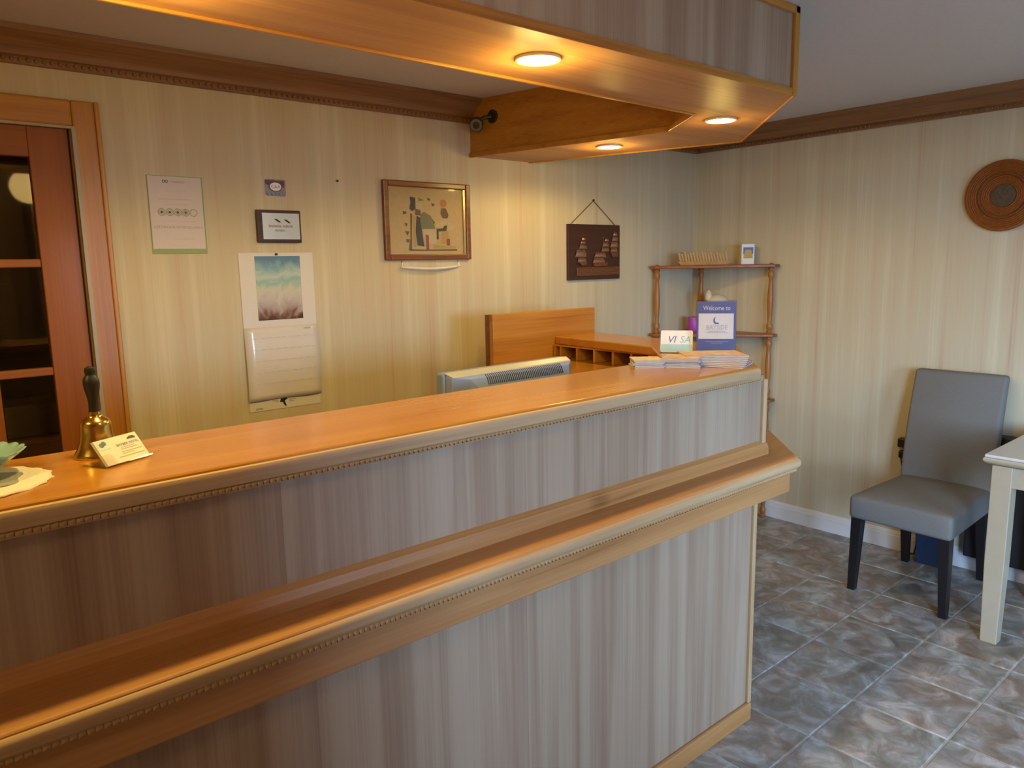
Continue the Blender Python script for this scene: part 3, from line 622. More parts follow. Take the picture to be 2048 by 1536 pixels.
# foil sticker
st = thing('foil_sticker', 'small square shiny foil sticker with an oval emblem above the plaque', 'sticker', (-2.733, 0, 1.812))
F = wallframe(-2.776, 1.812)
def rrect(w, hh, r, u0=0, v0=0, n=5):
    pts = []
    for cx, cy, a0 in ((w-r, r, -90), (w-r, hh-r, 0), (r, hh-r, 90), (r, r, 180)):
        for k in range(n+1): a = R(a0+90*k/n); pts.append((u0+cx+r*math.cos(a), v0+cy+r*math.sin(a)))
    return pts
st_f = obj('foil', F.relief(MB(), rrect(.085, .064, .008), .0003, .0012), 'foil', st)
mb = MB(); F.pg(mb, [(.004, .046), (.03, .036), (.06, .036), (.08, .034), (.08, .058), (.004, .060)], .0015); obj('purple_field', mb, 'foil_purple', st_f)
mb = MB(); F.disc(mb, .044, .036, .027, .0019, 28, .68); obj('oval_rim', mb, 'print_navy', st_f)
mb = MB(); F.disc(mb, .044, .036, .0235, .0023, 28, .68); obj('oval_field', mb, 'visa_white', st_f)
obj('oval_lettering', F.text('CAA', .019, .044, .0295, .0027), 'print_red', st_f)
mb = MB()
for k in range(5): F.pg(mb, [(.006+.016*k, .012), (.009+.016*k, .012), (.016+.016*k, .003), (.012+.016*k, .003)], .0019)
obj('stripe', mb, 'print_blue', st_f)
# member plaque
pq = thing('member_plaque', 'dark framed silver plaque with two black roof marks above the calendar', 'plaque', (-2.732, 0, 1.633))
F = wallframe(-2.822, 1.633)
obj('frame', F.slab(MB(), 0, .18, 0, .125, .0005, .016), 'dark_plaque_wood', pq, bevel=.003)
pq_p = obj('plate', F.slab(MB(), .021, .172, .013, .113, .016, .0175), 'silver_plate', pq)
mb = MB()
for u, v in ((.067, .091), (.107, .089)): F.pg(mb, [(u, v), (u+.012, v), (u+.03, v-.013), (u+.019, v-.0135)], .018)
obj('roof_mark', mb, 'print_black', pq_p)
mb = MB()
for k in range(17):
    if k != 9: F.rect(mb, .045+.0058*k, .0498+.0058*k, .058+.003*(k % 2)*.4, .068-.001*(k % 3), .018)
obj('name_lettering', mb, 'print_grey', pq_p)
obj('member_lettering', F.text('MEMBER', .011, .09, .0425, .018, sx=1.0), 'print_dark', pq_p)
# wall calendar
cl = thing('wall_calendar', 'white hanging wall calendar with a sky painting on its upper page', 'calendar', (-2.747, 0, .972))
F = wallframe(-2.900, .972)
cl_up = obj('upper_page', F.slab(MB(), 0, .305, .333, .622, .001, .003), 'paper', cl)
obj('picture', F.slab(MB(), .062, .249, .359, .609, .003, .0036), 'calendar_picture', cl_up)
cl_ft = obj('footer_strip', F.slab(MB(), .002, .304, 0, .05, .001, .0025), 'paper', cl)
lp = MB(); N_ = 14
ring = []
for k in range(N_+1):
    v = .043 + (.333-.043)*k/N_; t = k/N_
    bulge = .004 + .016*math.sin(math.pi*min(1, t*1.0))**1.0*(1-t*.55) + (.006 if t < .2 else 0)*(1-t*5 if t < .2 else 0)
    ring.append((v, bulge))
for layer in (0,):
    rows = [[F.p(-.001 + .308*j/8 + 0.0, v, b + .0035*math.sin(j*1.1+v*21)*(1-v*2.2)) for j in range(9)] for v, b in ring]
    for a in range(N_):
        for j in range(8): lp.poly([rows[a][j], rows[a][j+1], rows[a+1][j+1], rows[a+1][j]])
bm_ = obj('month_page', lp, 'paper_glossy', cl, smooth='all')
sd = bm_.modifiers.new('solid', 'SOLIDIFY'); sd.thickness = .0012
mb = MB()
def lerp_b(v):
    for (v0, b0), (v1, b1) in zip(ring[:-1], ring[1:]):
        if v0 <= v <= v1: return b0+(b1-b0)*(v-v0)/(v1-v0)
    return ring[-1][1]
for v in (.29, .245, .20, .155, .11):
    for j in range(9):
        u = .03+.03*j; F.rect(mb, u, u+.016+.006*(j % 2), v, v+.0012, lerp_b(v)+.0062)
F.rect(mb, .245, .275, .318, .323, lerp_b(.32)+.006)
stuff(obj('date_print', mb, 'print_pale', bm_))
mb = MB(); F.pg(mb, [(.126, .027), (.130, .040), (.150, .042), (.160, .037), (.152, .033), (.147, .029), (.154, .009), (.147, .008), (.138, .025)], .0031); obj('bird_mark', mb, 'print_navy', cl_ft)
mb = MB(); F.rect(mb, .004, .302, .0465, .0495, .0031); obj('blue_rule', mb, 'print_blue', cl_ft)
mb = MB()
for v, u0, u1 in ((.034, .095, .122), (.028, .105, .122), (.031, .165, .195), (.024, .165, .185), (.010, .025, .055), (.006, .025, .055)): F.rect(mb, u0, u1, v, v+.0025, .0031)
stuff(obj('footer_print', mb, 'print_grey', cl_ft))
obj('pin', MB().lathe([(.0005, 0), (.005, 0), (.005, -.008), (.0005, -.009)], (-2.75, -.003, 1.588), 10, 'y'), 'black', cl)
# framed papyrus
pf = thing('framed_papyrus', 'brown framed papyrus picture of two ancient style figures', 'picture', (-2.022, 0, 1.56))
F = wallframe(-2.257, 1.558); FW, FH = .47, .345
for nm, a in (('frame_side', (0, .026, 0, FH)), ('frame_side', (FW-.026, FW, 0, FH))): obj(nm, F.slab(MB(), *a, .001, .02), 'frame_wood', pf, bevel=.005)
for a in ((.026, FW-.026, 0, .026), (.026, FW-.026, FH-.026, FH)): obj('frame_rail', F.slab(MB(), *a, .001, .02), 'frame_wood', pf, bevel=.005)
obj('gold_slip', F.slab(MB(), FW-.038, FW-.026, .026, FH-.026, .005, .013), 'gold_slip', pf)
pf_s = obj('papyrus_sheet', F.slab(MB(), .026, FW-.026, .026, FH-.026, .002, .006), 'papyrus', pf)
U = lambda x: (x-150)/(1425-150)*FW
V = lambda y: FH-(y-165)/(1320-165)*FH
def art(mat, polys, d=.0068, name='painted_shape'):
    mb = MB()
    for pl_ in polys: F.pg(mb, [(U(x), V(y)) for x, y in pl_], d)
    return obj(name, mb, mat, pf_s)
art('art_brown', [[(530,630),(560,640),(545,900),(540,1170),(490,1170),(520,1000)]], name='robe_edge')
art('art_yellow', [[(575,650),(610,680),(600,900),(610,1120),(570,1130),(560,900)], [(850,1090),(1200,1110),(1200,1150),(850,1150)], [(990,880),(1090,890),(1100,1080),(970,1080)]], name='yellow_paint')
art('art_dark', [[(620,660),(690,700),(690,860),(720,1120),(620,1100),(600,900)], [(530,390),(610,400),(610,560),(560,600),(520,560),(540,470)], [(830,680),(890,760),(860,800),(790,740)], [(910,850),(1010,840),(1030,800),(1070,800),(1060,880),(940,890),(940,1010),(910,1010)], [(500,1160),(760,1165),(1220,1160),(1220,1180),(500,1180)]], .0069, 'dark_paint')
art('art_green', [[(680,640),(730,600),(830,660),(880,800),(890,850),(690,860),(670,740)], [(650,400),(740,430),(660,450)]], .0070, 'green_paint')
art('art_pale', [[(620,480),(700,490),(720,560),(640,560)], [(700,860),(880,860),(910,1050),(870,1080),(740,1080)], [(900,790),(1000,730),(1070,720),(1060,790),(920,840)], [(1080,740),(1150,760),(1180,860),(1080,870)]], .0071, 'pale_paint')
art('art_red', [[(740,940),(790,950),(790,1165),(750,1165)], [(1060,1000),(1110,1000),(1110,1100),(1060,1100)]], .0072, 'red_paint')
art('art_brown', [[(600,560),(680,580),(680,660),(600,650)], [(990,540),(1060,540),(1100,640),(1080,690),(1010,690),(980,620)], [(780,390),(830,410),(820,440),(790,430)], [(840,470),(890,480),(880,515),(850,510)], [(425,600),(480,610),(470,640),(430,650)], [(440,770),(490,780),(470,830)], [(450,890),(510,900),(480,960)], [(460,1010),(510,1010),(500,1060),(460,1050)]], .0073, 'brown_paint')
mb = MB(); F.disc(mb, U(1025), V(465), .0175, .0074); obj('sun_disc', mb, 'art_orange', pf_s)
obj('glazing', F.slab(MB(), .026, FW-.038, .026, FH-.026, .010, .0115), 'clear_acrylic', pf)
sx = thing('white_strip', 'narrow curved white strip hanging just below the framed papyrus', 'rail', (-2.0, 0, 1.515))
pth = [(-2.18+.33*k/10, -.012-.014*math.sin(math.pi*k/10), 1.528-.010*math.sin(math.pi*k/10)+.002*k/10) for k in range(11)]
obj('bar', MB().tube(pth, [.003]+[.0065]*9+[.003], 8), 'white_paint', sx, smooth=True)
for x in (-2.17, -1.86): obj('hook', MB().tube([(x, -.002, 1.553), (x, -.012, 1.548), (x, -.013, 1.528)], .002, 6), 'steel', sx)
# copper ship plaque
sp = thing('ship_plaque', 'dark square plaque with copper relief sailing ships hung by a cord', 'wall plaque', (-.93, 0, 1.44))
F = wallframe(-1.137, 1.44)
obj('board', F.slab(MB(), 0, .412, 0, .297, .001, .016), 'dark_plaque_wood', sp, bevel=.003)
us = lambda x: (x-165)/(965-165)*.412
vs_ = lambda y: .297-(y-520-(24 if y > 0 else 0)*0)/(1390-520)*.297
def sail(cx, top, bot, w, h, bulge=.012):
    """a billowed sail panel"""
    mb = MB(); rows = []
    for i in range(5):
        t = i/4; v = top+(bot-top)*t; ww = w*(.72+.28*t)
        rows.append([F.p(us(cx-ww+2*ww*j/5), vs_(v), .017+bulge*math.sin(math.pi*(.12+.76*j/5))*math.sin(math.pi*(.15+.7*t))) for j in range(6)])
    for i in range(4):
        for j in range(5): mb.poly([rows[i][j], rows[i][j+1], rows[i+1][j+1], rows[i+1][j]])
    # closing back
    mb.poly([rows[0][j] - F.N*0 for j in range(6)] + [F.p(us(cx+w*.72), vs_(top), .0155), F.p(us(cx-w*.72), vs_(top), .0155)])
    return mb
def ship(sails, hull):
    for cx, t, b, w in sails: obj('sail', sail(cx, t, b, w, 0), 'copper', sp, smooth=True)
    mb = MB(); F.relief(mb, [(us(x), vs_(y)) for x, y in hull], .0155, .026); obj('hull', mb, 'copper_dark', sp, bevel=.002)
    mb = MB(); x = sum(q[0] for q in sails)/len(sails); F.slab(mb, us(x)-.002, us(x)+.002, vs_(max(q[2] for q in sails)), vs_(min(q[1] for q in sails)-25), .0155, .0195); obj('mast', mb, 'copper_dark', sp)
ship([(388, 725, 775, 30), (380, 780, 830, 45), (375, 835, 905, 60), (345, 915, 1030, 85), (360, 1040, 1120, 70)], [(290,1100),(430,1110),(420,1160),(350,1165)])
ship([(745, 735, 790, 35), (730, 800, 870, 55), (720, 880, 950, 65), (640, 960, 1040, 95), (620, 1045, 1135, 100)], [(520,1130),(750,1120),(740,1180),(540,1185)])
ship([(880, 640, 700, 35), (875, 710, 780, 50), (865, 790, 880, 65), (860, 890, 960, 60)], [(800,960),(920,965),(910,1030),(830,1040)])
mb = MB(); F.relief(mb, [(us(280), vs_(1190)), (us(955), vs_(1190)), (us(955), vs_(1320)), (us(285), vs_(1330))], .0155, .021); obj('sea_strip', mb, 'copper_dark', sp, bevel=.002)
for k in range(4):
    mb = MB(); v = 1205+30*k; pts = [F.p(us(300+ i*32), vs_(v+6*math.sin(i*1.3+k)), .0215) for i in range(21)]; mb.tube(pts, .0022, 5); obj('wave', mb, 'copper', sp)
obj('hanging_cord', MB().tube([F.p(.03, .297, .006), F.p(.208, .424, .004)], .0028, 6), 'cord_brown', sp); obj('hanging_cord', MB().tube([F.p(.208, .424, .004), F.p(.382, .295, .006)], .0028, 6), 'cord_brown', sp)
obj('nail', MB().lathe([(.0005, 0), (.005, 0), (.005, -.009), (.0005, -.01)], (-.929, 0, 1.867), 10, 'y'), 'black', sp)
tag(obj('wall_nail', MB().lathe([(.0005, 0), (.004, 0), (.004, -.006), (.0005, -.008)], (-2.464, 0, 1.885), 10, 'y'), 'black'), 'tiny dark nail in the wallpaper left of the framed papyrus', 'nail')

# ================================================================== CORNER SHELF
cs = thing('corner_shelf', 'four tier corner shelf with turned orange spindles', 'shelf', (-.16, -.2, 0))
PL, PR, PB = (-.425, -.045), (-.045, -.562), (-.045, -.085)
tri = [(-.018, -.018), (-.465, -.018), (-.465, -.06), (-.07, -.60), (-.018, -.60)]
levels = [1.505, 1.107, .725, .30]
for z in levels: obj('shelf', MB().prism(tri, z-.018, z), 'shelf_wood', cs, bevel=.004)
def spindle(c, z0, z1):
    H = z1-z0; r = .0155
    prof = [(r*.95, 0), (r*1.15, .012), (r*.8, .02), (r*1.1, .03), (r*1.2, .05), (r*.75, .062)] + [(r*(.72+.42*math.sin(math.pi*t)**1.6), .062+(H-.124)*t) for t in [i/8 for i in range(1, 8)]] + [(r*.75, H-.062), (r*1.2, H-.05), (r*1.1, H-.03), (r*.8, H-.02), (r*1.15, H-.012), (r*.95, H)]
    return MB().lathe(prof, (c[0], c[1], z0), 14)
for c in (PL, PR, PB):
    for zt_, zb_ in ((1.487, 1.107), (1.089, .725), (.707, .30), (.282, 0)): obj('spindle', spindle(c, zb_, zt_), 'spindle_wood', cs, smooth=True)
    obj('finial', MB().lathe([(.0135, 0), (.012, .003), (.008, .006), (.0005, .008)], (c[0], c[1], 1.505), 12), 'spindle_wood', cs, smooth=True)
# wooden slatted rack on the top shelf
wr = thing('wooden_letter_rack', 'small wooden ornament with a row of slanted slats on the top shelf', 'ornament', (-.235, -.24, 1.505), rz=R(-50), local=True)
obj('base', MB().loft([[(-.135, -.02, 0), (.135, -.02, 0), (.135, .02, 0), (-.135, .02, 0)], [(-.155, -.024, .022), (.145, -.024, .022), (.145, .024, .022), (-.155, .024, .022)]]), 'sign_wood', wr, bevel=.003)
for k in range(17):
    x = -.135+k*.0165; hh = random.uniform(.045, .062)
    obj('slat', MB().loft([[(x-.005, -.012, .02), (x+.005, -.012, .02), (x+.005, .004, .02), (x-.005, .004, .02)], [(x-.017, -.006, .02+hh), (x-.007, -.006, .02+hh), (x-.007, .004, .02+hh), (x-.017, .004, .02+hh)]]), 'sign_wood', wr)
pb_ = thing('picture_box', 'small white box with a yellow and blue picture on the top shelf', 'box', (-.088, -.432, 1.505), rz=R(-48), local=True)
pb_c = obj('carton', MB().box(-.037, .037, -.014, .014, 0, .118), 'box_white', pb_, bevel=.004)
F = Fr((-.037, -.014, 0), (1,0,0), (0,0,1), (0,-1,0))
mb = MB(); F.rect(mb, .012, .063, .035, .095, .0008); obj('yellow_print', mb, 'art_yellow', pb_c)
mb = MB(); F.rect(mb, .010, .066, .084, .098, .0012); F.pg(mb, [(.010, .084), (.022, .084), (.016, .06), (.010, .06)], .0012); F.pg(mb, [(.054, .084), (.066, .084), (.066, .06), (.06, .06)], .0012); obj('blue_print', mb, 'print_blue', pb_c)
cdl = thing('purple_candle', 'short purple candle on the second shelf beside the blue sign', 'candle', (-.16, -.12, 1.107))
obj('wax', MB().lathe([(.0005, 0), (.036, 0), (.038, .004), (.038, .082), (.035, .086), (.0005, .083)], (-.16, -.12, 1.107), 24), 'candle_purple', cdl, smooth=True)
obj('wick', MB().tube([(-.16, -.12, 1.19), (-.159, -.12, 1.2)], .0015, 6), 'black', cdl)
sh = thing('ceramic_bird', 'cream ceramic bird ornament half hidden behind the blue sign', 'ornament', (-.13, -.25, 1.107), rz=R(-48), local=True)
obj('body', MB().sphere((.01, 0, .165), .06, 16, 10, (1.15, .8, 1.0)), 'ceramic_cream', sh, smooth='all')
obj('head', MB().lathe([(.02, 0), (.022, .02), (.018, .045), (.010, .06), (.0005, .068)], (-.04, 0, .185), 14), 'ceramic_cream', sh, smooth='all')
obj('pedestal', MB().lathe([(.0005, 0), (.045, 0), (.045, .012), (.025, .02), (.03, .12), (.0005, .12)], (0, 0, 0), 20), 'ceramic_cream', sh, smooth=True)

# ================================================================== RIGHT WALL, CHAIR, TABLE
bk = thing('woven_basket', 'round flat woven basket plate hung on the side wall', 'basket', (0, -1.692, 1.65))
prof = [(.0005, -.02)]
for k in range(12):
    r0 = .05+.102*k/12; prof += [(r0, -.020-.010*k/12), (r0+.0043, -.0255-.010*k/12)]
prof += [(.152, -.032), (.155, -.022), (.150, -.012), (.10, -.006), (.0005, -.004)]
obj('coil', MB().lathe(prof, (0, -1.692, 1.80), 48, 'x'), 'basket_fibre', bk, smooth=True)
obj('rim', MB().tube([(-.024, -1.692+.152*math.cos(2*math.pi*k/40), 1.80+.152*math.sin(2*math.pi*k/40)) for k in range(41)], .0075, 8), 'basket_fibre', bk, smooth=True)
obj('dark_ring', MB().tube([(-.0305, -1.692+.098*math.cos(2*math.pi*k/40), 1.80+.098*math.sin(2*math.pi*k/40)) for k in range(41)], .005, 6), 'basket_fibre_dark', bk, smooth=True)
obj('centre', MB().lathe([(.0005, -.03), (.03, -.030), (.05, -.0262), (.05, -.02), (.0005, -.019)], (0, -1.692, 1.80), 28, 'x'), 'basket_centre', bk, smooth=True)

ch = thing('dining_chair', 'grey upholstered chair with black tapered legs beside the white table', 'chair', (-.40, -1.59, 0))
def rounded_block(pts4, z0, z1, crown=0.0, n=8):
    """block with a crowned top: pts4 = (front-left, front-right, back-right, back-left)"""
    a, b, c, d = [Vector(p) for p in pts4]; mb = MB(); rows = []
    for i in range(n+1):
        row = []
        for j in range(n+1):
            s, t = i/n, j/n; p = (a*(1-t)+b*t)*(1-s) + (d*(1-t)+c*t)*s
            row.append((p.x, p.y, z1 + crown*math.sin(math.pi*s)**.6*math.sin(math.pi*t)**.6 if 0 < s < 1 and 0 < t < 1 else z1))
        rows.append(row)
    for i in range(n):
        for j in range(n): mb.poly([rows[i][j], rows[i][j+1], rows[i+1][j+1], rows[i+1][j]])
    rim = [rows[0][j] for j in range(n+1)] + [rows[i][n] for i in range(1, n+1)] + [rows[n][j] for j in range(n-1, -1, -1)] + [rows[i][0] for i in range(n-1, 0, -1)]
    low = [(x, y, z0) for x, y, z in rim]
    for k in range(len(rim)):
        k2 = (k+1) % len(rim); mb.poly([rim[k], rim[k2], low[k2], low[k]])
    mb.poly(low)
    return mb
seat = obj('seat', rounded_block([(-.69, -1.372), (-.70, -1.81), (-.115, -1.79), (-.115, -1.392)], .355, .462, .02), 'upholstery', ch, smooth='all')
b = seat.modifiers.new('bevel', 'BEVEL'); b.width = .018; b.segments = 3; b.angle_limit = R(50)
bkm = MB(); rings = []
for t in [i/6 for i in range(7)]:
    z = .40 + (.985-.40)*t; xf = -.195 + .105*t + .015*math.sin(math.pi*t)*-1; th = .075-.02*t; hw = .204 - .004*t; yc = -1.591
    rings.append([(xf, yc+hw, z), (xf-.008, yc, z), (xf, yc-hw, z), (xf+th, yc-hw, z), (xf+th, yc+hw, z)])
bkm.loft(rings)
bko = obj('backrest', bkm, 'upholstery', ch, smooth='all', bevel=.016, seg=3)
def leg(cx, cy, z1, tx, ty, r0=.0165, r1=.024, mat='black_leg'):
    return MB().loft([[(cx-r0, cy-r0, 0), (cx+r0, cy-r0, 0), (cx+r0, cy+r0, 0), (cx-r0, cy+r0, 0)], [(tx-r1, ty-r1, z1), (tx+r1, ty-r1, z1), (tx+r1, ty+r1, z1), (tx-r1, ty+r1, z1)]])
for c_, t_ in (((-.645, -1.388), (-.655, -1.405)), ((-.650, -1.785), (-.663, -1.778)), ((-.128, -1.42), (-.165, -1.42)), ((-.105, -1.757), (-.165, -1.757))):
    obj('leg', leg(c_[0], c_[1], .36, t_[0], t_[1]), 'black_leg', ch, bevel=.003)

tb = thing('side_table', 'cream painted table with square legs and a pale top beside the chair', 'table', (-.41, -2.45, 0))
TX0, TX1, TY0, TY1, TZ = -.775, -.10, -2.95, -1.928, .772
obj('tabletop', MB().box(TX0, TX1, TY0, TY1, TZ-.012, TZ), 'table_top', tb, bevel=.003)
obj('top_edge', MB().loft([[(TX0+i, TY0+i, z), (TX1-i, TY0+i, z), (TX1-i, TY1-i, z), (TX0+i, TY1-i, z)] for i, z in ((.018, TZ-.042), (.006, TZ-.034), (-.003, TZ-.026), (-.004, TZ-.018), (0, TZ-.0125))]), 'cream_paint', tb, smooth=True)
LX0, LY1 = -.757, -1.951
for lx, ly in ((LX0, LY1), (LX0, TY0+.095), (TX1-.09, LY1), (TX1-.09, TY0+.095)):
    obj('leg', MB().loft([[(lx+i, ly-.07+i, z), (lx+.07-i, ly-.07+i, z), (lx+.07-i, ly-i, z), (lx+i, ly-i, z)] for i, z in ((.006, 0), (0, .35), (0, TZ-.043))]), 'cream_paint', tb, bevel=.003)
obj('apron', MB().box(LX0+.012, LX0+.03, TY0+.095, LY1-.07, TZ-.125, TZ-.043), 'cream_paint', tb); obj('apron', MB().box(TX1-.05, TX1-.032, TY0+.095, LY1-.07, TZ-.125, TZ-.043), 'cream_paint', tb)
obj('apron', MB().box(LX0+.07, TX1-.09, LY1-.03, LY1-.012, TZ-.125, TZ-.043), 'cream_paint', tb); obj('apron', MB().box(LX0+.07, TX1-.09, TY0+.037, TY0+.055, TZ-.125, TZ-.043), 'cream_paint', tb)
hp = thing('black_panel', 'slim black panel on short feet against the wall behind the chair', 'panel', (-.045, -2.05, 0))
obj('panel', MB().box(-.078, -.022, -2.55, -1.66, .085, .70), 'dark_panel', hp, bevel=.008)
for y in (-1.83, -2.4): obj('foot', MB().loft([[(-.082, y-.012, 0), (-.020, y-.012, 0), (-.020, y+.012, 0), (-.082, y+.012, 0)], [(-.068, y-.012, .086), (-.03, y-.012, .086), (-.03, y+.012, .086), (-.068, y+.012, .086)]]), 'black', hp)
bn = thing('waste_bin', 'small navy blue bin on the floor behind the chair', 'bin', (-.09, -1.52, 0))
bx0, bx1, by0, by1 = -.112, -.026, -1.600, -1.452
bo = MB().loft([[(bx0+.006, by0+.01, 0), (bx1-.004, by0+.01, 0), (bx1-.004, by1-.01, 0), (bx0+.006, by1-.01, 0)], [(bx0, by0, .27), (bx1, by0, .27), (bx1, by1, .27), (bx0, by1, .27)], [(bx0+.004, by0+.004, .27), (bx1-.004, by0+.004, .27), (bx1-.004, by1-.004, .27), (bx0+.004, by1-.004, .27)], [(bx0+.01, by0+.014, .01), (bx1-.008, by0+.014, .01), (bx1-.008, by1-.014, .01), (bx0+.01, by1-.014, .01)]])
obj('body', bo, 'navy', bn)
for q in ((bx0-.003, bx0+.004, by0-.003, by1+.003), (bx1-.004, bx1+.003, by0-.003, by1+.003), (bx0+.004, bx1-.004, by0-.003, by0+.004), (bx0+.004, bx1-.004, by1-.004, by1+.003)): obj('rim', MB().box(*q, .262, .276), 'navy', bn)
ou = thing('power_outlet', 'black plug and cable in a wall outlet left of the chair back', 'outlet', (0, -1.325, .48))
obj('plate', MB().box(-.006, -.0005, -1.375, -1.305, .50, .615), 'cream_paint', ou, bevel=.002)
obj('plug', MB().box(-.05, -.006, -1.352, -1.312, .565, .61), 'black', ou, bevel=.005); obj('plug', MB().box(-.045, -.006, -1.352, -1.318, .508, .545), 'black', ou, bevel=.005)
obj('cable', MB().tube([(-.045, -1.333, .51), (-.055, -1.345, .47), (-.04, -1.36, .40), (-.03, -1.40, .30), (-.028, -1.425, .18), (-.025, -1.428, .06), (-.022, -1.42, .008), (-.022, -1.37, .006)], .0035, 6), 'black', ou, smooth=True)

# ================================================================== THINGS ON THE BAR
bl = thing('hand_bell', 'brass hand bell with a black turned handle on the bar top', 'bell', (-3.706, -1.350, ZB))
bc = (-3.706, -1.350, ZB)
obj('bell_body', MB().lathe([(.0005, .063), (.0345, .002), (.0405, 0), (.0415, .003), (.039, .008), (.034, .016), (.0295, .028), (.027, .042), (.0262, .056), (.0255, .063), (.0215, .069), (.014, .073), (.0115, .078), (.0115, .084), (.0005, .085)], bc, 36), 'brass', bl, smooth=True)
obj('handle', MB().lathe([(.0005, 0.0840), (.0095, 0.0840), (.0088, 0.0912), (.0085, 0.1020), (.0098, 0.1119), (.0125, 0.1236), (.0142, 0.1362), (.0132, 0.1452), (.0095, 0.1506), (.0088, 0.1542), (.0098, 0.1587), (.0085, 0.1650), (.004, 0.1677), (.0005, 0.1686)], bc, 20), 'black', bl, smooth=True)
crd = thing('card_holder', 'clear acrylic holder with white business cards in front of the bell', 'card holder', (-3.682, -1.436, ZB), rz=R(29), local=True)
tilt = R(38); cu, sn = math.cos(tilt), math.sin(tilt)
def CF(o=0.0): return Fr((-.045, -.012 + o*0, .003), (1, 0, 0), (0, sn, cu), (0, -cu, sn))
F = CF()
for k in range(7, -1, -1):
    bc_ = obj('business_card', F.slab(MB(), 0, .09, .001+.0003*k, .053+.0003*k, -.0008*k-.0007, -.0008*k), 'paper_card', crd)
mb = MB(); F.rect(mb, .003, .024, .033, .051, .0004); obj('logo_field', mb, 'visa_cyan', bc_)
mb = MB(); F.disc(mb, .011, .042, .0045, .0007); obj('logo_globe', mb, 'art_green', bc_)
mb = MB(); F.disc(mb, .0165, .0445, .0045, .0009); obj('logo_wave', mb, 'print_blue', bc_)
mb = MB(); F.pg(mb, [(.066, .042), (.084, .042), (.084, .0445), (.080, .0475), (.073, .0475), (.066, .0445)], .0006); obj('logo_house', mb, 'print_dark', bc_)
obj('name_lettering', F.text('BAYSIDE MOTEL', .0072, .062, .0325, .0006, sx=.92), 'print_blue', bc_)
mb = MB()
for v, u0, u1 in ((.029, .045, .074), (.0255, .042, .078), (.020, .04, .085), (.0165, .04, .066), (.011, .03, .086)): F.rect(mb, u0, u1, v, v+.0009, .0006)
obj('address_print', mb, 'print_pale', bc_)
ac = MB()
F.slab(ac, -.003, .093, 0, .05, -.011, -.009); F.slab(ac, -.003, .093, -.002, 0, -.011, .004); F.relief(ac, [(-.003, 0), (.020, 0), (.016, .018), (.010, .022), (-.003, .022)], .0022, .0042)
obj('acrylic_stand', ac, 'clear_acrylic', crd)
obj('acrylic_foot', MB().box(-.048, .048, -.006, .05, 0, .002), 'clear_acrylic', crd)
# doily and bowl
dy = thing('crochet_doily', 'cream scalloped crochet doily with a grey centre under the turquoise bowl', 'doily', (-3.905, -1.43, ZB))
dc = (-3.905, -1.43); dm = MB(); nseg = 72; rows = []
for r_, z_ in ((.02, .004), (.05, .0042), (.07, .0045), (.085, .005), (.1, .0045), (.108, .002), (.108, .0002)):
    row = []
    for k in range(nseg):
        a = 2*math.pi*k/nseg; q = r_*(1 + (.02*math.sin(a*18)+.02*abs(math.sin(a*18)) if r_ > .08 else .0)); row.append((dc[0]+q*math.cos(a), dc[1]+q*math.sin(a), ZB+z_+.0008*math.sin(a*9+r_*120)))
    rows.append(row)
dm.loft(rows); obj('lace_edge', dm, 'crochet_cream', dy, smooth='all')
dm = MB(); n2 = 48
dm.loft([[(dc[0]+q*(1+.09*math.sin(6*2*math.pi*k/n2))*math.cos(2*math.pi*k/n2), dc[1]+q*(1+.09*math.sin(6*2*math.pi*k/n2))*math.sin(2*math.pi*k/n2), ZB+z_) for k in range(n2)] for q, z_ in ((.066, .0035), (.066, .006), (.06, .0065))])
obj('grey_centre', dm, 'crochet_grey', dy, smooth=True)
bw_ = thing('glass_bowl', 'turquoise scalloped glass bowl on the doily at the left edge', 'bowl', (-3.905, -1.385, ZB+.0066))
bm2 = MB(); rows = []; c0 = (-3.905, -1.385, ZB+.0066)
for r_, z_, sc in ((.0005, .002, 0), (.028, .0, 0), (.032, .003, 0), (.047, .013, .0), (.062, .024, .02), (.073, .032, .04), (.079, .037, .055), (.076, .0375, .055), (.068, .032, .04), (.05, .018, .0), (.03, .010, 0), (.0005, .008, 0)):
    row = []
    for k in range(80):
        a = 2*math.pi*k/80; s_ = 1+sc*abs(math.sin(a*10)); row.append((c0[0]+r_*s_*math.cos(a), c0[1]+r_*s_*math.sin(a), c0[2]+z_+(sc*.06*abs(math.sin(a*10)))))
    rows.append(row)
bm2.loft(rows); obj('bowl', bm2, 'turquoise_glass', bw_, smooth='all')
# signs
FACE = math.atan2(-2.8884+1.3, -4.0061+1.65) + math.pi/2      # facing the camera side of the lobby
ws_ = thing('welcome_sign', 'blue welcome sign in a clear upright acrylic holder', 'sign', (-1.678, -1.313, ZB), rz=FACE+R(3), local=True)
lean = R(8); F = Fr((-.07, 0, .004), (1, 0, 0), (0, math.sin(lean), math.cos(lean)), (0, -math.cos(lean), math.sin(lean)))
SWd, SHt = .137, .188
ws_p = obj('poster', F.slab(MB(), 0, SWd, 0, SHt, -.001, 0), 'sign_blue', ws_)
mb = MB(); F.rect(mb, .006, SWd-.008, .052, .144, .0006); obj('white_field', mb, 'print_white', ws_p)
obj('welcome_lettering', F.text('Welcome to', .024, SWd/2+.001, .156, .0006, sx=.78), 'print_white', ws_p)
obj('name_lettering', F.text('BAYSIDE', .023, SWd/2+.002, .086, .0010, sx=.86), 'print_lilac', ws_p)
mb = MB()
pts = []
for k in range(13): a = R(100+200*k/12); pts.append((.066+.0085*math.cos(a), .118+.0125*math.sin(a)))
for k in range(13): a = R(300-200*k/12); pts.append((.069+.0055*math.cos(a), .121+.0105*math.sin(a)))
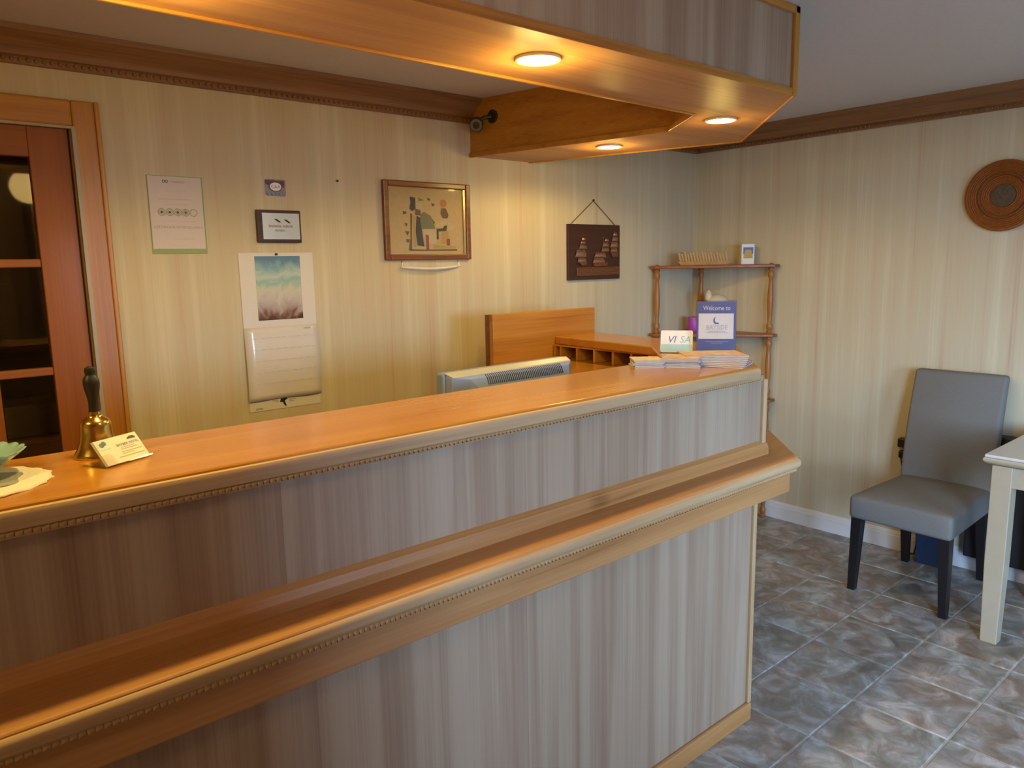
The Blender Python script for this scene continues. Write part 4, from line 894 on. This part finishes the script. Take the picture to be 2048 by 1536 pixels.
F.pg(mb, pts, .0010); F.pg(mb, [(.063, .108), (.072, .105), (.079, .107), (.074, .112)], .0010); obj('wave_mark', mb, 'print_blue', ws_p)
mb = MB()
for v, u0, u1 in ((.042, .03, .112), (.036, .05, .092), (.079, .04, .102), (.073, .034, .11)): F.rect(mb, u0, u1, v, v+.0018, .0008 if v < .05 else .0011)
obj('small_print', mb, 'print_lilac', ws_p)
ah = MB(); F.slab(ah, -.002, SWd+.002, -.002, SHt+.004, .0015, .003); F.slab(ah, -.002, SWd+.002, -.002, SHt+.004, -.004, -.0025)
obj('acrylic_sleeve', ah, 'clear_acrylic', ws_); obj('acrylic_foot', MB().box(-.072, .071, -.03, .05, .0, .0025), 'clear_acrylic', ws_)
vs2 = thing('payment_sign', 'small white and cyan payment card sign in an acrylic stand', 'sign', (-1.742, -1.183, ZB), rz=FACE, local=True)
F = Fr((-.058, 0, .003), (1, 0, 0), (0, math.sin(R(14)), math.cos(R(14))), (0, -math.cos(R(14)), math.sin(R(14))))
vs_c = obj('card', F.relief(MB(), rrect(.117, .082, .007), -.001, 0), 'visa_white', vs2)
mb = MB(); F.rect(mb, .002, .115, .002, .03, .0005); obj('cyan_band', mb, 'visa_cyan', vs_c)
obj('logo_lettering', F.text('VI', .036, .024, .036, .0008, align='LEFT', shear=.25), 'visa_blue', vs_c); obj('logo_lettering', F.text('SA', .036, .068, .036, .0008, align='LEFT', shear=.25), 'visa_teal', vs_c)
obj('acrylic_foot', MB().box(-.059, .059, -.01, .045, 0, .002), 'clear_acrylic', vs2); obj('acrylic_back', F.slab(MB(), -.001, .118, -.001, .084, -.004, -.002), 'clear_acrylic', vs2)
# brochures and newspapers
def nth(k, n): return 'topmost' if k == n-1 else ('lowest' if k == 0 else ['second', 'third', 'fourth', 'fifth', 'sixth'][n-2-k] + ' from the top')
def brochure(x, y, z, rz, w, d, th, mats, label, group, name='brochure', bend=0.0):
    o = thing(name, label, 'brochure' if name == 'brochure' else name, (x, y, z), rz=rz, group=group, local=True)
    mb = MB(); n = 6; top = []; bot = []
    for i in range(n+1):
        u = -w/2+w*i/n; zz_ = bend*(1-math.cos(2*math.pi*i/n))*.5
        top.append(((u, -d/2, th+zz_), (u, d/2, th+zz_))); bot.append(((u, -d/2, zz_), (u, d/2, zz_)))
    mb.loft([[top[i][0], top[i][1], bot[i][1], bot[i][0]] for i in range(n+1)])
    obj('pages', mb, mats[0], o)
    cv = MB()
    for i in range(n): cv.poly([(top[i][0][0], top[i][0][1]+.001, top[i][0][2]+.0006), (top[i+1][0][0], top[i+1][0][1]+.001, top[i+1][0][2]+.0006), (top[i+1][1][0], top[i+1][1][1]-.001, top[i+1][1][2]+.0006), (top[i][1][0], top[i][1][1]-.001, top[i][1][2]+.0006)])
    obj('cover', cv, mats[1], o)
    return o
for k in range(6): brochure(-2.087+.004*random.uniform(-1, 1), -1.325+.004*random.uniform(-1, 1), ZB+.0042*k, FACE+R(16)+.10*random.uniform(-1, 1), .095, .10, .0034, ('news_grey', 'news_cream'), 'small folded brochure, ' + nth(k, 6) + ' of the leftmost stack by the pigeonholes', 'brochures in the leftmost stack')
for k in range(7): brochure(-1.995+.004*random.uniform(-1, 1), -1.40+.004*random.uniform(-1, 1), ZB+.0042*k, FACE+R(-2)+.08*random.uniform(-1, 1), .118, .13, .0034, ('news_grey', 'news_pink'), 'folded brochure, ' + nth(k, 7) + ' of the middle stack below the payment card sign', 'brochures in the middle stack')
for k in range(7): brochure(-1.905+.004*k, -1.470+.006*k, ZB+.0046*k, FACE+R(-14+5*k), .20, .15, .0034, ('news_grey', 'news_pink' if k % 2 == 0 else 'news_cream'), ('pinkish' if k % 2 == 0 else 'cream') + ' newspaper, ' + nth(k, 7) + ' of the fanned pile at the bar corner', 'newspapers in the fanned pile', 'newspaper', bend=.0010)
